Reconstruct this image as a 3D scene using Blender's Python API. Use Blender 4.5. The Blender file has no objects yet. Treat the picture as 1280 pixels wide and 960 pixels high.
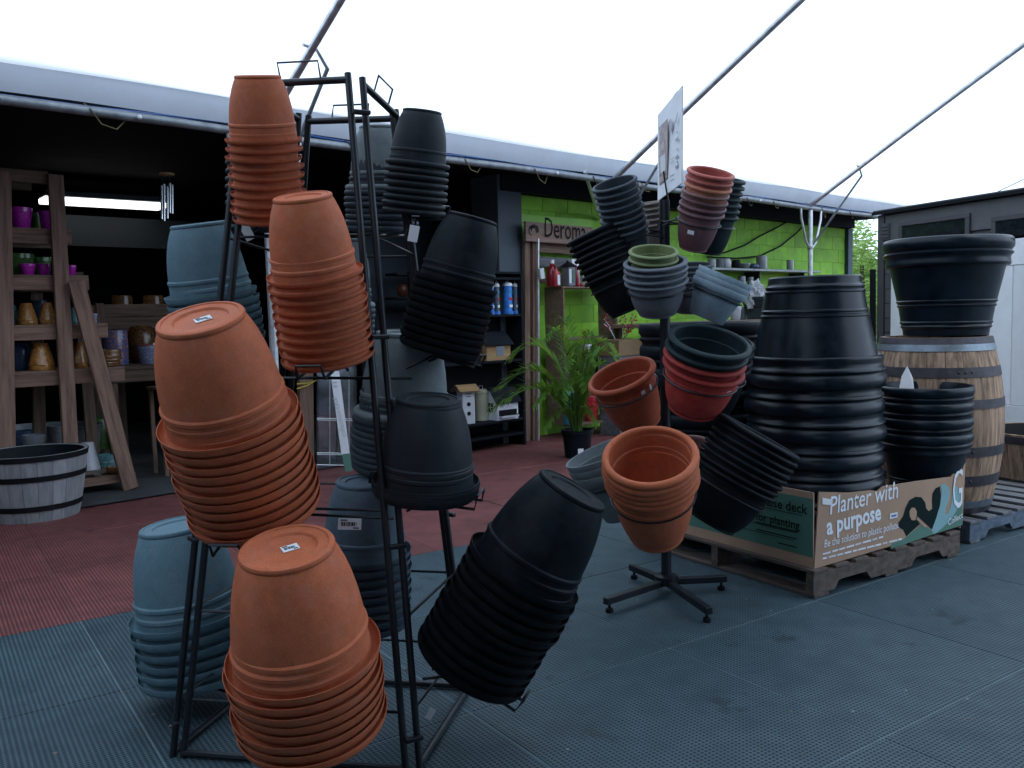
import bpy, bmesh, math, random
from mathutils import Vector, Matrix
random.seed(7)
SC = bpy.context.scene
COL = SC.collection
R_ = math.radians

# ------------------------------------------------------------------ camera
FPX, PITCH, ROLL, EYE = 1100.0, math.atan(89 / 1100.0), R_(1.4), 1.33
FW = Vector((0, math.cos(PITCH), -math.sin(PITCH)))
_r0, _u0 = Vector((1, 0, 0)), Vector((0, math.sin(PITCH), math.cos(PITCH)))
RT = _r0 * math.cos(ROLL) - _u0 * math.sin(ROLL)
UP = _r0 * math.sin(ROLL) + _u0 * math.cos(ROLL)
OC = Vector((0, 0, EYE))
cam = bpy.data.objects.new('camera', bpy.data.cameras.new('camera'))
COL.objects.link(cam)
cam.matrix_world = Matrix(((RT.x, UP.x, -FW.x, OC.x), (RT.y, UP.y, -FW.y, OC.y), (RT.z, UP.z, -FW.z, OC.z), (0, 0, 0, 1)))
cam.data.sensor_width = 36.0
cam.data.lens = 36.0 * FPX / 1280.0
cam.data.clip_start, cam.data.clip_end = 0.05, 1000
SC.camera = cam

# ------------------------------------------------------------------ light
SUN_EL, SUN_ROT = R_(52), R_(150)
world = bpy.data.worlds.new('World')
SC.world = world
world.use_nodes = True
wn, wl = world.node_tree.nodes, world.node_tree.links
bg = wn['Background']
sky = wn.new('ShaderNodeTexSky')
sky.sky_type = 'NISHITA'
sky.sun_disc = False
sky.sun_elevation, sky.sun_rotation = SUN_EL, SUN_ROT
sky.dust_density = 4.0
wm = wn.new('ShaderNodeMix'); wm.data_type = 'RGBA'
wm.inputs[0].default_value = 0.9                      # thick bright overcast over the blue
wl.new(sky.outputs[0], wm.inputs[6])
wm.inputs[7].default_value = (17.5, 21.8, 27.5, 1)
wl.new(wm.outputs[2], bg.inputs[0])
bg.inputs[1].default_value = 0.1
sun = bpy.data.objects.new('sun', bpy.data.lights.new('sun', 'SUN'))
sun.data.energy, sun.data.angle, sun.data.color = 0.8, R_(20), (1, 0.96, 0.9)
sun.rotation_euler = (R_(90) - SUN_EL, 0, R_(180) - SUN_ROT)
COL.objects.link(sun)
SC.view_settings.view_transform = 'Standard'
SC.view_settings.look = 'None'
SC.view_settings.exposure = 0.0
SC.view_settings.gamma = 1.0
SC.cycles.max_bounces = 8
SC.cycles.diffuse_bounces = 5
SC.cycles.transmission_bounces = 6
SC.cycles.use_denoising = True


# ------------------------------------------------------------------ places: a sight line met with a real depth, height or plane
def ray(x, y): return FW + RT * ((x - 640) / FPX) - UP * ((y - 480) / FPX)
def at(x, y, d): return OC + ray(x, y) * d
def onz(x, y, z=0.0):
    r = ray(x, y); return OC + r * ((z - EYE) / r.z)
def onp(x, y, p, n):
    r = ray(x, y); return OC + r * ((p - OC).dot(n) / r.dot(n))
Z = Vector((0, 0, 1))
P0 = Vector((-2.856, 5.097, 2.6))                         # eave pipe: start, direction, inward normal
EU = Vector((0.7218, 0.6921, 0)); EN = Vector((-0.6921, 0.7218, 0))
def FP(x, y, off=0.0): return onp(x, y, P0 + EN * off, EN)   # on the plane parallel to the shop front
def EP(t, s=0.0, z=0.0): return Vector((P0.x, P0.y, 0)) + EU * t - EN * s + Z * z


# ------------------------------------------------------------------ materials
MATS = {}
def mat(name, col, rough=0.6, metal=0.0, var=0.15, vscale=9.0, bump=0.15, bscale=120.0, spec=0.5, col2=None, stretch=None, emit=0.0, rvar=0.15, vw=None):
    if name in MATS: return MATS[name]
    m = bpy.data.materials.new(name); m.use_nodes = True
    nt = m.node_tree; N, L = nt.nodes, nt.links
    b = N['Principled BSDF']
    b.inputs['Metallic'].default_value = metal
    b.inputs['Specular IOR Level'].default_value = spec
    tc = N.new('ShaderNodeTexCoord'); oi = N.new('ShaderNodeObjectInfo')
    va = N.new('ShaderNodeVectorMath'); va.operation = 'MULTIPLY_ADD'
    va.inputs[1].default_value = stretch or (1, 1, 1)
    cx = N.new('ShaderNodeCombineXYZ')
    mu = N.new('ShaderNodeMath'); mu.operation = 'MULTIPLY'; mu.inputs[1].default_value = 37.0
    L.new(oi.outputs['Random'], mu.inputs[0])
    for i in range(3): L.new(mu.outputs[0], cx.inputs[i])
    L.new(tc.outputs['Object'], va.inputs[0]); L.new(cx.outputs[0], va.inputs[2])
    no = N.new('ShaderNodeTexNoise'); no.inputs['Scale'].default_value = vscale; no.inputs['Detail'].default_value = 6
    no.inputs['Roughness'].default_value = 0.65
    L.new(va.outputs[0], no.inputs['Vector'])
    ra = N.new('ShaderNodeValToRGB')
    c2 = col2 or tuple(c * (1 - 1.6 * var) for c in col)
    c1 = tuple(min(1, c * (1 + var)) for c in col)
    w0, w1 = vw or (0.3, 0.7)
    ra.color_ramp.elements[0].position, ra.color_ramp.elements[1].position = w0, w1
    ra.color_ramp.elements[0].color = (*c2, 1); ra.color_ramp.elements[1].color = (*c1, 1)
    L.new(no.outputs['Fac'], ra.inputs[0])
    # a little tint per object
    hs = N.new('ShaderNodeHueSaturation')
    if bscale == 700:
        ns = N.new('ShaderNodeTexNoise'); ns.inputs['Scale'].default_value = 75; ns.inputs['Detail'].default_value = 2
        L.new(va.outputs[0], ns.inputs['Vector'])
        ms = N.new('ShaderNodeMapRange'); ms.inputs[1].default_value = 0.3; ms.inputs[2].default_value = 0.7; ms.inputs[3].default_value = 0.8; ms.inputs[4].default_value = 1.2
        L.new(ns.outputs['Fac'], ms.inputs[0])
        mv = N.new('ShaderNodeVectorMath'); mv.operation = 'SCALE'
        L.new(ra.outputs[0], mv.inputs[0]); L.new(ms.outputs[0], mv.inputs['Scale'])
        csrc = mv.outputs[0]
        nd = N.new('ShaderNodeTexNoise'); nd.inputs['Scale'].default_value = 2.6; nd.inputs['Detail'].default_value = 8; nd.inputs['Roughness'].default_value = 0.72
        L.new(va.outputs[0], nd.inputs['Vector'])
        dm = N.new('ShaderNodeMapRange'); dm.inputs[1].default_value = 0.48; dm.inputs[2].default_value = 0.75; dm.inputs[3].default_value = 0.0; dm.inputs[4].default_value = 0.16 if max(col) > 0.1 else 0.035; dm.clamp = True
        L.new(nd.outputs['Fac'], dm.inputs[0])
        dx = N.new('ShaderNodeMix'); dx.data_type = 'RGBA'; L.new(dm.outputs[0], dx.inputs[0]); L.new(mv.outputs[0], dx.inputs[6]); dx.inputs[7].default_value = (0.34, 0.30, 0.27, 1)
        csrc = dx.outputs[2]
    else: csrc = ra.outputs[0]
    mr = N.new('ShaderNodeMapRange'); mr.inputs[3].default_value = 0.84; mr.inputs[4].default_value = 1.1
    L.new(oi.outputs['Random'], mr.inputs[0]); L.new(mr.outputs[0], hs.inputs['Value'])
    L.new(csrc, hs.inputs['Color']); L.new(hs.outputs[0], b.inputs['Base Color'])
    rr = N.new('ShaderNodeMapRange'); rr.inputs[3].default_value = max(0.02, rough - rvar); rr.inputs[4].default_value = min(1, rough + rvar)
    L.new(no.outputs['Fac'], rr.inputs[0]); L.new(rr.outputs[0], b.inputs['Roughness'])
    if bump:
        n2 = N.new('ShaderNodeTexNoise'); n2.inputs['Scale'].default_value = bscale; n2.inputs['Detail'].default_value = 3
        L.new(va.outputs[0], n2.inputs['Vector'])
        bu = N.new('ShaderNodeBump'); bu.inputs['Strength'].default_value = bump; bu.inputs['Distance'].default_value = 0.004
        L.new(n2.outputs['Fac'], bu.inputs['Height']); L.new(bu.outputs[0], b.inputs['Normal'])
    if emit:
        b.inputs['Emission Color'].default_value = (*col, 1); b.inputs['Emission Strength'].default_value = emit
    MATS[name] = m
    return m

def wood(name, col, col2, rough=0.8):
    return mat(name, col, rough, 0, 0.2, 7.0, 0.5, 40.0, 0.25, col2, (0.35, 5, 5))

terracotta = mat('terracotta_plastic', (0.47, 0.130, 0.060), 0.62, var=0.10, vscale=5, bump=0.10, bscale=700, spec=0.15)
terra_dark = mat('terracotta_deep_plastic', (0.38, 0.086, 0.042), 0.6, var=0.10, vscale=5, bump=0.10, bscale=700, spec=0.15)
sage = mat('sage_plastic', (0.130, 0.218, 0.262), 0.6, var=0.08, vscale=5, bump=0.10, bscale=700, spec=0.15)
darkteal = mat('dark_teal_plastic', (0.014, 0.027, 0.031), 0.55, var=0.10, vscale=5, bump=0.10, bscale=700, spec=0.15)
greygreen = mat('grey_green_plastic', (0.16, 0.195, 0.205), 0.6, var=0.1, vscale=5, bump=0.1, bscale=700, spec=0.15)
bluegrey = mat('blue_grey_plastic', (0.105, 0.15, 0.19), 0.58, var=0.1, vscale=5, bump=0.1, bscale=700, spec=0.15)
slate = mat('slate_plastic', (0.045, 0.058, 0.072), 0.55, var=0.15, vscale=5, bump=0.1, bscale=700, spec=0.15)
charcoal = mat('charcoal_plastic', (0.022, 0.028, 0.034), 0.55, var=0.12, vscale=5, bump=0.12, bscale=700, spec=0.15)
black = mat('black_plastic', (0.005, 0.0085, 0.0125), 0.55, var=0.35, vscale=4, bump=0.1, bscale=700, spec=0.13)
gloss_black = mat('black_satin_plastic', (0.004, 0.0095, 0.017), 0.33, var=0.4, vscale=5, bump=0.05, bscale=90, spec=0.30)
taupe = mat('taupe_plastic', (0.24, 0.20, 0.175), 0.6, var=0.1, bump=0.1, bscale=700)
redpot = mat('red_plastic', (0.34, 0.042, 0.036), 0.58, var=0.12, vscale=5, bump=0.12, bscale=700, spec=0.15)
coral = mat('coral_plastic', (0.42, 0.09, 0.068), 0.6, var=0.1, bump=0.1, bscale=700)
orange = mat('orange_plastic', (0.40, 0.14, 0.07), 0.6, var=0.1, bump=0.1, bscale=700)
brown = mat('brown_plastic', (0.19, 0.085, 0.075), 0.6, var=0.1, bump=0.1, bscale=700)
plum = mat('plum_plastic', (0.12, 0.045, 0.055), 0.6, var=0.1, bump=0.1, bscale=700)
olive = mat('olive_plastic', (0.17, 0.215, 0.085), 0.6, var=0.1, bump=0.1, bscale=700)
midgrey = mat('mid_grey_plastic', (0.125, 0.14, 0.165), 0.58, var=0.1, vscale=5, bump=0.1, bscale=700, spec=0.15)
paleblue = mat('pale_blue_plastic', (0.27, 0.36, 0.42), 0.55, var=0.08, vscale=5, bump=0.1, bscale=700, spec=0.4)
rackmetal = mat('black_powder_coat', (0.009, 0.012, 0.017), 0.4, 0.0, var=0.2, bump=0.05, bscale=300, spec=0.4)
galv = mat('galvanised_steel', (0.58, 0.60, 0.62), 0.38, 0.7, var=0.2, vscale=14, bump=0.1, bscale=80)
galvd = mat('weathered_galvanised', (0.24, 0.26, 0.28), 0.45, 0.5, var=0.25, vscale=10, bump=0.1, bscale=60)
palletwood = wood('pallet_wood', (0.13, 0.10, 0.085), (0.055, 0.042, 0.038))
greypallet = wood('grey_pallet_wood', (0.155, 0.16, 0.175), (0.06, 0.06, 0.066))
bluepallet = wood('blue_painted_pallet_wood', (0.10, 0.135, 0.19), (0.05, 0.065, 0.085))
shelfwood = wood('shelf_wood', (0.25, 0.155, 0.115), (0.11, 0.066, 0.05))
oldwood = wood('old_board_wood', (0.22, 0.145, 0.105), (0.10, 0.064, 0.048))
darkwood = wood('dark_table_wood', (0.16, 0.11, 0.08), (0.06, 0.04, 0.03))
oak = mat('oak_stave', (0.33, 0.225, 0.155), 0.75, 0, 0.25, 7.0, 0.5, 40.0, 0.25, (0.10, 0.064, 0.045), (5, 5, 0.4), vw=(0.32, 0.62))
hoopiron = mat('barrel_hoop_iron', (0.07, 0.065, 0.075), 0.55, 0.6, var=0.3, vscale=15, bump=0.2, bscale=60)
hooplight = mat('bright_hoop_steel', (0.20, 0.24, 0.28), 0.45, 0.7, var=0.2, vscale=15, bump=0.2, bscale=60)
kraft = mat('kraft_cardboard', (0.43, 0.285, 0.20), 0.85, var=0.07, vscale=6, bump=0.1, bscale=200, spec=0.2)
pgreen = mat('print_green', (0.075, 0.19, 0.145), 0.7, var=0.06, bump=0)
pdark = mat('print_dark', (0.006, 0.018, 0.018), 0.8, var=0.1, bump=0, spec=0.08)
pteal = mat('print_pale_teal', (0.22, 0.42, 0.45), 0.7, var=0.06, bump=0)
pwhite = mat('print_white', (0.72, 0.75, 0.80), 0.7, var=0.03, bump=0)
paper = mat('white_paper', (0.72, 0.74, 0.77), 0.7, var=0.04, bump=0.05)
ink = mat('black_ink', (0.012, 0.012, 0.015), 0.7, var=0.1, bump=0, spec=0.1)
inkgrey = mat('grey_ink', (0.46, 0.45, 0.48), 0.7, var=0.2, vscale=60, bump=0)
photoink = mat('printed_photo', (0.50, 0.42, 0.40), 0.6, var=0.3, vscale=30, bump=0, col2=(0.16, 0.12, 0.13))
valm = mat('canopy_fabric', (0.50, 0.53, 0.585), 0.85, var=0.10, vscale=2.2, bump=0.5, bscale=9, spec=0.2)
blackpaint = mat('black_paint', (0.008, 0.010, 0.014), 0.7, var=0.2, bump=0.1, bscale=40, spec=0.12)
darkint = mat('dark_interior_paint', (0.006, 0.008, 0.011), 0.85, var=0.25, vscale=2, bump=0.1, bscale=30, spec=0.1)
slatepaint = mat('slate_paint', (0.055, 0.072, 0.09), 0.7, var=0.1, vscale=3, bump=0.1, bscale=30)
navypaint = mat('navy_paint', (0.022, 0.05, 0.085), 0.55, var=0.1, bump=0.1, bscale=30)
greenpaint = mat('green_block_paint', (0.225, 0.49, 0.035), 0.6, var=0.2, vscale=3, bump=0.5, bscale=110, spec=0.3)
greentrim = mat('green_trim_paint', (0.25, 0.54, 0.045), 0.5, var=0.08, bump=0.1, bscale=40)
shedm = mat('shed_grey_paint', (0.085, 0.085, 0.092), 0.65, var=0.12, vscale=5, bump=0.25, bscale=90)
shedtrim = mat('shed_trim_paint', (0.06, 0.058, 0.066), 0.6, var=0.12, bump=0.1, bscale=60)
doorwhite = mat('white_door_paint', (0.76, 0.78, 0.80), 0.5, var=0.04, bump=0.08, bscale=40)
glassdark = mat('dark_window_glass', (0.012, 0.016, 0.022), 0.06, var=0.3, bump=0, spec=0.45, rvar=0.03)
concrete = mat('dark_concrete', (0.05, 0.055, 0.06), 0.8, var=0.3, vscale=3, bump=0.2, bscale=60)
outground = mat('asphalt', (0.055, 0.055, 0.055), 0.9, var=0.3, vscale=2, bump=0.3, bscale=60)
leafm = mat('tree_leaf', (0.24, 0.38, 0.11), 0.45, var=0.55, vscale=3, bump=0, spec=0.4)
palmm = mat('palm_leaf', (0.10, 0.235, 0.045), 0.4, var=0.45, vscale=6, bump=0, spec=0.5, col2=(0.03, 0.085, 0.018))
bark = mat('bark', (0.09, 0.07, 0.05), 0.9, var=0.3, bump=0.6, bscale=40)
rope = mat('yellow_rope', (0.15, 0.12, 0.05), 0.8, var=0.2, bump=0.3, bscale=200)
bluewire = mat('blue_cable', (0.03, 0.10, 0.32), 0.4, var=0.1, bump=0)
rubber = mat('black_rubber', (0.010, 0.010, 0.012), 0.65, var=0.2, bump=0.1, spec=0.15)
lampm = mat('lamp_diffuser', (1.0, 0.97, 0.95), 0.6, var=0, bump=0, emit=2.2)
def gl(name, c, **k): return mat(name, c, k.pop('rough', 0.22), var=k.pop('var', 0.25), vscale=k.pop('vscale', 9), bump=k.pop('bump', 0.05), bscale=60, spec=0.6, **k)
magenta = gl('magenta_glaze', (0.50, 0.02, 0.42))
ggreen = gl('green_glaze', (0.09, 0.20, 0.05))
amber = gl('amber_glaze', (0.42, 0.20, 0.05), col2=(0.16, 0.055, 0.015))
tblue = gl('dark_blue_glaze', (0.04, 0.07, 0.13))
tealg = gl('teal_glaze', (0.10, 0.24, 0.26))
whiteg = gl('white_glaze', (0.55, 0.57, 0.62), var=0.08)
greyg = gl('grey_glaze', (0.20, 0.21, 0.24), var=0.15)
floral = gl('blue_orange_floral_glaze', (0.55, 0.24, 0.03), var=0, vscale=28, col2=(0.015, 0.09, 0.36), vw=(0.50, 0.54))
talav = gl('blue_white_floral_glaze', (0.42, 0.46, 0.52), var=0, vscale=38, col2=(0.02, 0.07, 0.24), vw=(0.47, 0.53))
bronze = gl('bronze_patterned_glaze', (0.26, 0.12, 0.04), var=0, vscale=40, col2=(0.03, 0.018, 0.012), vw=(0.45, 0.55))
redg = gl('red_glaze', (0.42, 0.02, 0.035))
blueg = gl('blue_glaze', (0.03, 0.22, 0.34))
stone = mat('rough_stone', (0.17, 0.14, 0.12), 0.9, var=0.3, vscale=14, bump=0.8, bscale=30)
whitewash = mat('whitewashed_stave', (0.33, 0.34, 0.35), 0.7, 0, 0.10, 9, 0.3, 60, 0.3, (0.22, 0.23, 0.245), (4, 4, 0.5))
yellow = mat('yellow_strap', (0.55, 0.42, 0.03), 0.6, bump=0)
bottle_red = gl('red_liquid_plastic', (0.30, 0.012, 0.03), rough=0.15)
tube_blue = gl('blue_tube_plastic', (0.04, 0.20, 0.62), rough=0.2, vscale=25)
woodlite = wood('birdhouse_pine', (0.42, 0.27, 0.13), (0.28, 0.17, 0.08))
bhwhite = mat('birdhouse_white_paint', (0.62, 0.64, 0.70), 0.5, var=0.05, bump=0.05)
cream = mat('cream_enamel', (0.50, 0.49, 0.36), 0.35, var=0.1, bump=0)
chrome = mat('polished_aluminium', (0.75, 0.77, 0.8), 0.2, 1.0, var=0.05, bump=0)
mirrorg = mat('wall_mirror_glass', (0.30, 0.32, 0.36), 0.12, 0.9, var=0.3, vscale=4, bump=0, rvar=0.08)

def mat_floor(name, c1, c2, pitch):
    m = bpy.data.materials.new(name); m.use_nodes = True
    nt = m.node_tree; N, L = nt.nodes, nt.links; b = N['Principled BSDF']
    geo = N.new('ShaderNodeNewGeometry')
    mp = N.new('ShaderNodeMapping'); mp.inputs['Rotation'].default_value = (0, 0, -R_(34.3))
    L.new(geo.outputs['Position'], mp.inputs[0])
    sx = N.new('ShaderNodeSeparateXYZ'); L.new(mp.outputs[0], sx.inputs[0])
    def m2(op, a, bv):
        n = N.new('ShaderNodeMath'); n.operation = op
        for i, v in enumerate((a, bv)):
            if v is None: continue
            if isinstance(v, (int, float)): n.inputs[i].default_value = v
            else: L.new(v, n.inputs[i])
        return n.outputs[0]
    k = math.pi / pitch
    p = m2('COSINE', m2('MULTIPLY', sx.outputs[0], k), None)
    q = m2('COSINE', m2('MULTIPLY', sx.outputs[1], k * 1.15), None)
    h = m2('ABSOLUTE', m2('MULTIPLY', p, q), None)        # 1 at hole centres, staggered
    hole = N.new('ShaderNodeMapRange'); hole.inputs[1].default_value = 0.42; hole.inputs[2].default_value = 0.62
    hole.clamp = True
    L.new(h, hole.inputs[0])
    n1 = N.new('ShaderNodeTexNoise'); n1.inputs['Scale'].default_value = 1.6; n1.inputs['Detail'].default_value = 9; n1.inputs['Roughness'].default_value = 0.7
    L.new(geo.outputs['Position'], n1.inputs[0])
    n3 = N.new('ShaderNodeTexNoise'); n3.inputs['Scale'].default_value = 9; n3.inputs['Detail'].default_value = 6
    L.new(geo.outputs['Position'], n3.inputs[0])
    ra = N.new('ShaderNodeValToRGB')
    ra.color_ramp.elements[0].position, ra.color_ramp.elements[1].position = 0.32, 0.66
    ra.color_ramp.elements[0].color = (*c2, 1); ra.color_ramp.elements[1].color = (*c1, 1)
    mx = N.new('ShaderNodeMix'); mx.data_type = 'FLOAT'; mx.inputs[0].default_value = 0.45
    L.new(n1.outputs[0], mx.inputs[2]); L.new(n3.outputs[0], mx.inputs[3]); L.new(mx.outputs[0], ra.inputs[0])
    oi = N.new('ShaderNodeObjectInfo'); hs = N.new('ShaderNodeHueSaturation')
    mr = N.new('ShaderNodeMapRange'); mr.inputs[3].default_value = 0.9; mr.inputs[4].default_value = 1.1
    L.new(oi.outputs['Random'], mr.inputs[0]); L.new(mr.outputs[0], hs.inputs['Value']); L.new(ra.outputs[0], hs.inputs['Color'])
    mc = N.new('ShaderNodeMix'); mc.data_type = 'RGBA'
    L.new(hole.outputs[0], mc.inputs[0]); L.new(hs.outputs[0], mc.inputs[6])
    mc.inputs[7].default_value = (c2[0] * 0.18, c2[1] * 0.18, c2[2] * 0.2, 1)
    # stains: a few dark irregular patches and pale grit
    n4 = N.new('ShaderNodeTexNoise'); n4.inputs['Scale'].default_value = 3.3; n4.inputs['Detail'].default_value = 8; n4.inputs['Roughness'].default_value = 0.75
    L.new(mp.outputs[0], n4.inputs[0])
    st = N.new('ShaderNodeMapRange'); st.inputs[1].default_value = 0.585; st.inputs[2].default_value = 0.66; st.inputs[3].default_value = 0; st.inputs[4].default_value = 0.75; st.clamp = True
    L.new(n4.outputs[0], st.inputs[0])
    md = N.new('ShaderNodeMix'); md.data_type = 'RGBA'; L.new(st.outputs[0], md.inputs[0]); L.new(mc.outputs[2], md.inputs[6])
    md.inputs[7].default_value = (c2[0] * 0.3, c2[1] * 0.3, c2[2] * 0.3, 1)
    vo = N.new('ShaderNodeTexVoronoi'); vo.inputs['Scale'].default_value = 6.0; L.new(geo.outputs['Position'], vo.inputs['Vector'])
    gr = N.new('ShaderNodeMapRange'); gr.inputs[1].default_value = 0.035; gr.inputs[2].default_value = 0.028; gr.clamp = True
    L.new(vo.outputs['Distance'], gr.inputs[0])
    me = N.new('ShaderNodeMix'); me.data_type = 'RGBA'; L.new(gr.outputs[0], me.inputs[0]); L.new(md.outputs[2], me.inputs[6])
    me.inputs[7].default_value = (0.2, 0.22, 0.22, 1)
    L.new(me.outputs[2], b.inputs['Base Color'])
    b.inputs['Roughness'].default_value = 0.62
    b.inputs['Specular IOR Level'].default_value = 0.4
    bu = N.new('ShaderNodeBump'); bu.inputs['Strength'].default_value = 0.5; bu.inputs['Distance'].default_value = 0.006; bu.invert = True
    L.new(hole.outputs[0], bu.inputs['Height']); L.new(bu.outputs[0], b.inputs['Normal'])
    return m
tealmat = mat_floor('teal_rubber_mat', (0.070, 0.122, 0.146), (0.031, 0.060, 0.078), 0.0165)
redmat = mat_floor('red_rubber_mat', (0.275, 0.090, 0.082), (0.135, 0.039, 0.040), 0.0165)
jointm = mat('mat_joint', (0.10, 0.15, 0.17), 0.8, var=0.2, bump=0.1)
redjoint = mat('red_mat_joint', (0.20, 0.075, 0.082), 0.8, var=0.2, bump=0.1)

_N, _L = valm.node_tree.nodes, valm.node_tree.links
_t = _N.new('ShaderNodeBsdfTranslucent'); _m = _N.new('ShaderNodeMixShader'); _m.inputs[0].default_value = 0.35
_t.inputs[0].default_value = (0.55, 0.57, 0.62, 1)
_o = [n for n in _N if n.type == 'OUTPUT_MATERIAL'][0]
_L.new(_N['Principled BSDF'].outputs[0], _m.inputs[1]); _L.new(_t.outputs[0], _m.inputs[2]); _L.new(_m.outputs[0], _o.inputs[0])
def leafy(m, col, f):                                     # light comes through thin leaves
    N, L = m.node_tree.nodes, m.node_tree.links
    t = N.new('ShaderNodeBsdfTranslucent'); x = N.new('ShaderNodeMixShader'); x.inputs[0].default_value = f
    t.inputs[0].default_value = (*col, 1)
    o = [n for n in N if n.type == 'OUTPUT_MATERIAL'][0]
    L.new(N['Principled BSDF'].outputs[0], x.inputs[1]); L.new(t.outputs[0], x.inputs[2]); L.new(x.outputs[0], o.inputs[0])
leafy(leafm, (0.42, 0.60, 0.16), 0.45); leafy(palmm, (0.34, 0.52, 0.07), 0.45)
film = bpy.data.materials.new('translucent_film'); film.use_nodes = True
_N, _L = film.node_tree.nodes, film.node_tree.links
for n in list(_N): _N.remove(n)
_o = _N.new('ShaderNodeOutputMaterial'); _t = _N.new('ShaderNodeBsdfTranslucent'); _d = _N.new('ShaderNodeBsdfDiffuse'); _m = _N.new('ShaderNodeMixShader')
_t.inputs[0].default_value = (0.95, 0.95, 0.95, 1); _d.inputs[0].default_value = (0.9, 0.9, 0.9, 1); _m.inputs[0].default_value = 0.18
_L.new(_t.outputs[0], _m.inputs[1]); _L.new(_d.outputs[0], _m.inputs[2]); _L.new(_m.outputs[0], _o.inputs[0])


# ------------------------------------------------------------------ objects
def tag(o, label=None, cat=None, group=None, kind=None):
    if label: o['label'] = label
    if cat: o['category'] = cat
    if group: o['group'] = group
    if kind: o['kind'] = kind
    return o
def link(o, parent=None):
    COL.objects.link(o)
    if parent is not None: o.parent = parent
    return o
def empty(name, loc=(0, 0, 0), mw=None):
    o = bpy.data.objects.new(name, None); o.empty_display_size = 0.1
    if mw is not None: o.matrix_world = mw
    else: o.location = loc
    return link(o)
def mesh_obj(name, me, m=None, parent=None, mw=None, local=False):
    """mw is a WORLD matrix; with a parent it is turned into a local one."""
    o = bpy.data.objects.new(name, me)
    if m is not None and not me.materials: me.materials.append(m)
    link(o, parent)
    if parent is not None and not local:               # shapes come in world places unless local
        o.matrix_basis = world_of(parent).inverted() @ (mw if mw is not None else Matrix())
    elif mw is not None: o.matrix_basis = mw
    return o
def world_of(o):
    m = o.matrix_basis.copy()
    return world_of(o.parent) @ m if o.parent is not None else m
def bm_mesh(bm, name, smooth=None):
    me = bpy.data.meshes.new(name); bm.normal_update(); bm.to_mesh(me); bm.free()
    if smooth is not None:
        me.polygons.foreach_set('use_smooth', [True] * len(me.polygons))
        me.set_sharp_from_angle(angle=R_(smooth))
    return me
def lathe_bm(prof, seg=40, bm=None, closed=False, mw=None, ang=2 * math.pi):
    bm = bm or bmesh.new(); rings = []
    mw = mw or Matrix()
    for (r, z) in prof:
        if r < 1e-5: rings.append([bm.verts.new(mw @ Vector((0, 0, z)))])
        else: rings.append([bm.verts.new(mw @ Vector((r * math.cos(ang * i / seg), r * math.sin(ang * i / seg), z))) for i in range(seg)])
    pairs = list(zip(rings, rings[1:]))
    if closed: pairs.append((rings[-1], rings[0]))
    for a, b in pairs:
        for i in range(seg):
            j = (i + 1) % seg
            if len(a) == 1 and len(b) == 1: continue
            if len(a) == 1: bm.faces.new((a[0], b[j], b[i])) if False else bm.faces.new((a[0], b[i], b[j]))
            elif len(b) == 1: bm.faces.new((a[j], a[i], b[0]))
            else: bm.faces.new((a[i], b[i], b[j], a[j]))
    bmesh.ops.recalc_face_normals(bm, faces=bm.faces)
    return bm
def frame(p, x, zhint=Z):
    """matrix at p whose X runs along x and Z stays near zhint"""
    x = x.normalized(); y = zhint.cross(x)
    if y.length < 1e-4: y = Vector((0, 1, 0)).cross(x) if abs(x.y) < 0.9 else Vector((1, 0, 0))
    y.normalize(); z = x.cross(y)
    return Matrix(((x.x, y.x, z.x, p.x), (x.y, y.y, z.y, p.y), (x.z, y.z, z.z, p.z), (0, 0, 0, 1)))
def axis_frame(p, a, spin=0.0):
    """matrix at p whose Z runs along a"""
    a = a.normalized(); h = Vector((1, 0, 0)) if abs(a.x) < 0.9 else Vector((0, 1, 0))
    x = (h - a * h.dot(a)).normalized(); y = a.cross(x)
    m = Matrix(((x.x, y.x, a.x, p.x), (x.y, y.y, a.y, p.y), (x.z, y.z, a.z, p.z), (0, 0, 0, 1)))
    return m @ Matrix.Rotation(spin, 4, 'Z')
def box_bm(sx, sy, sz, bev=0.0, c=(0, 0, 0), bm=None, mw=None):
    bm2 = bmesh.new()
    bmesh.ops.create_cube(bm2, size=1.0)
    for v in bm2.verts: v.co = Vector((v.co.x * sx + c[0], v.co.y * sy + c[1], v.co.z * sz + c[2]))
    if bev: bmesh.ops.bevel(bm2, geom=bm2.edges[:], offset=bev, segments=1, affect='EDGES', profile=0.5)
    if mw is not None: bm2.transform(mw)
    if bm is None: return bm2
    vs = [bm.verts.new(v.co) for v in bm2.verts]
    bm2.verts.index_update()
    for f in bm2.faces: bm.faces.new([vs[v.index] for v in f.verts])
    bm2.free()
    return bm
BOXES = {}
def box(name, mw, sx, sy, sz, m, parent=None, bev=0.003):
    key = (round(sx, 4), round(sy, 4), round(sz, 4), bev, m.name)
    if key not in BOXES:
        BOXES[key] = bm_mesh(box_bm(sx, sy, sz, bev), name); BOXES[key].materials.append(m)
    return mesh_obj(name, BOXES[key], None, parent, mw)
def plank(name, a, b, w, t, m, parent=None, up=Z, bev=0.003):
    """a board from a to b, w wide across, t thick along up"""
    d = b - a
    mw = frame((a + b) / 2, d, up)
    return box(name, mw, d.length, w, t, m, parent, bev)
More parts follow.
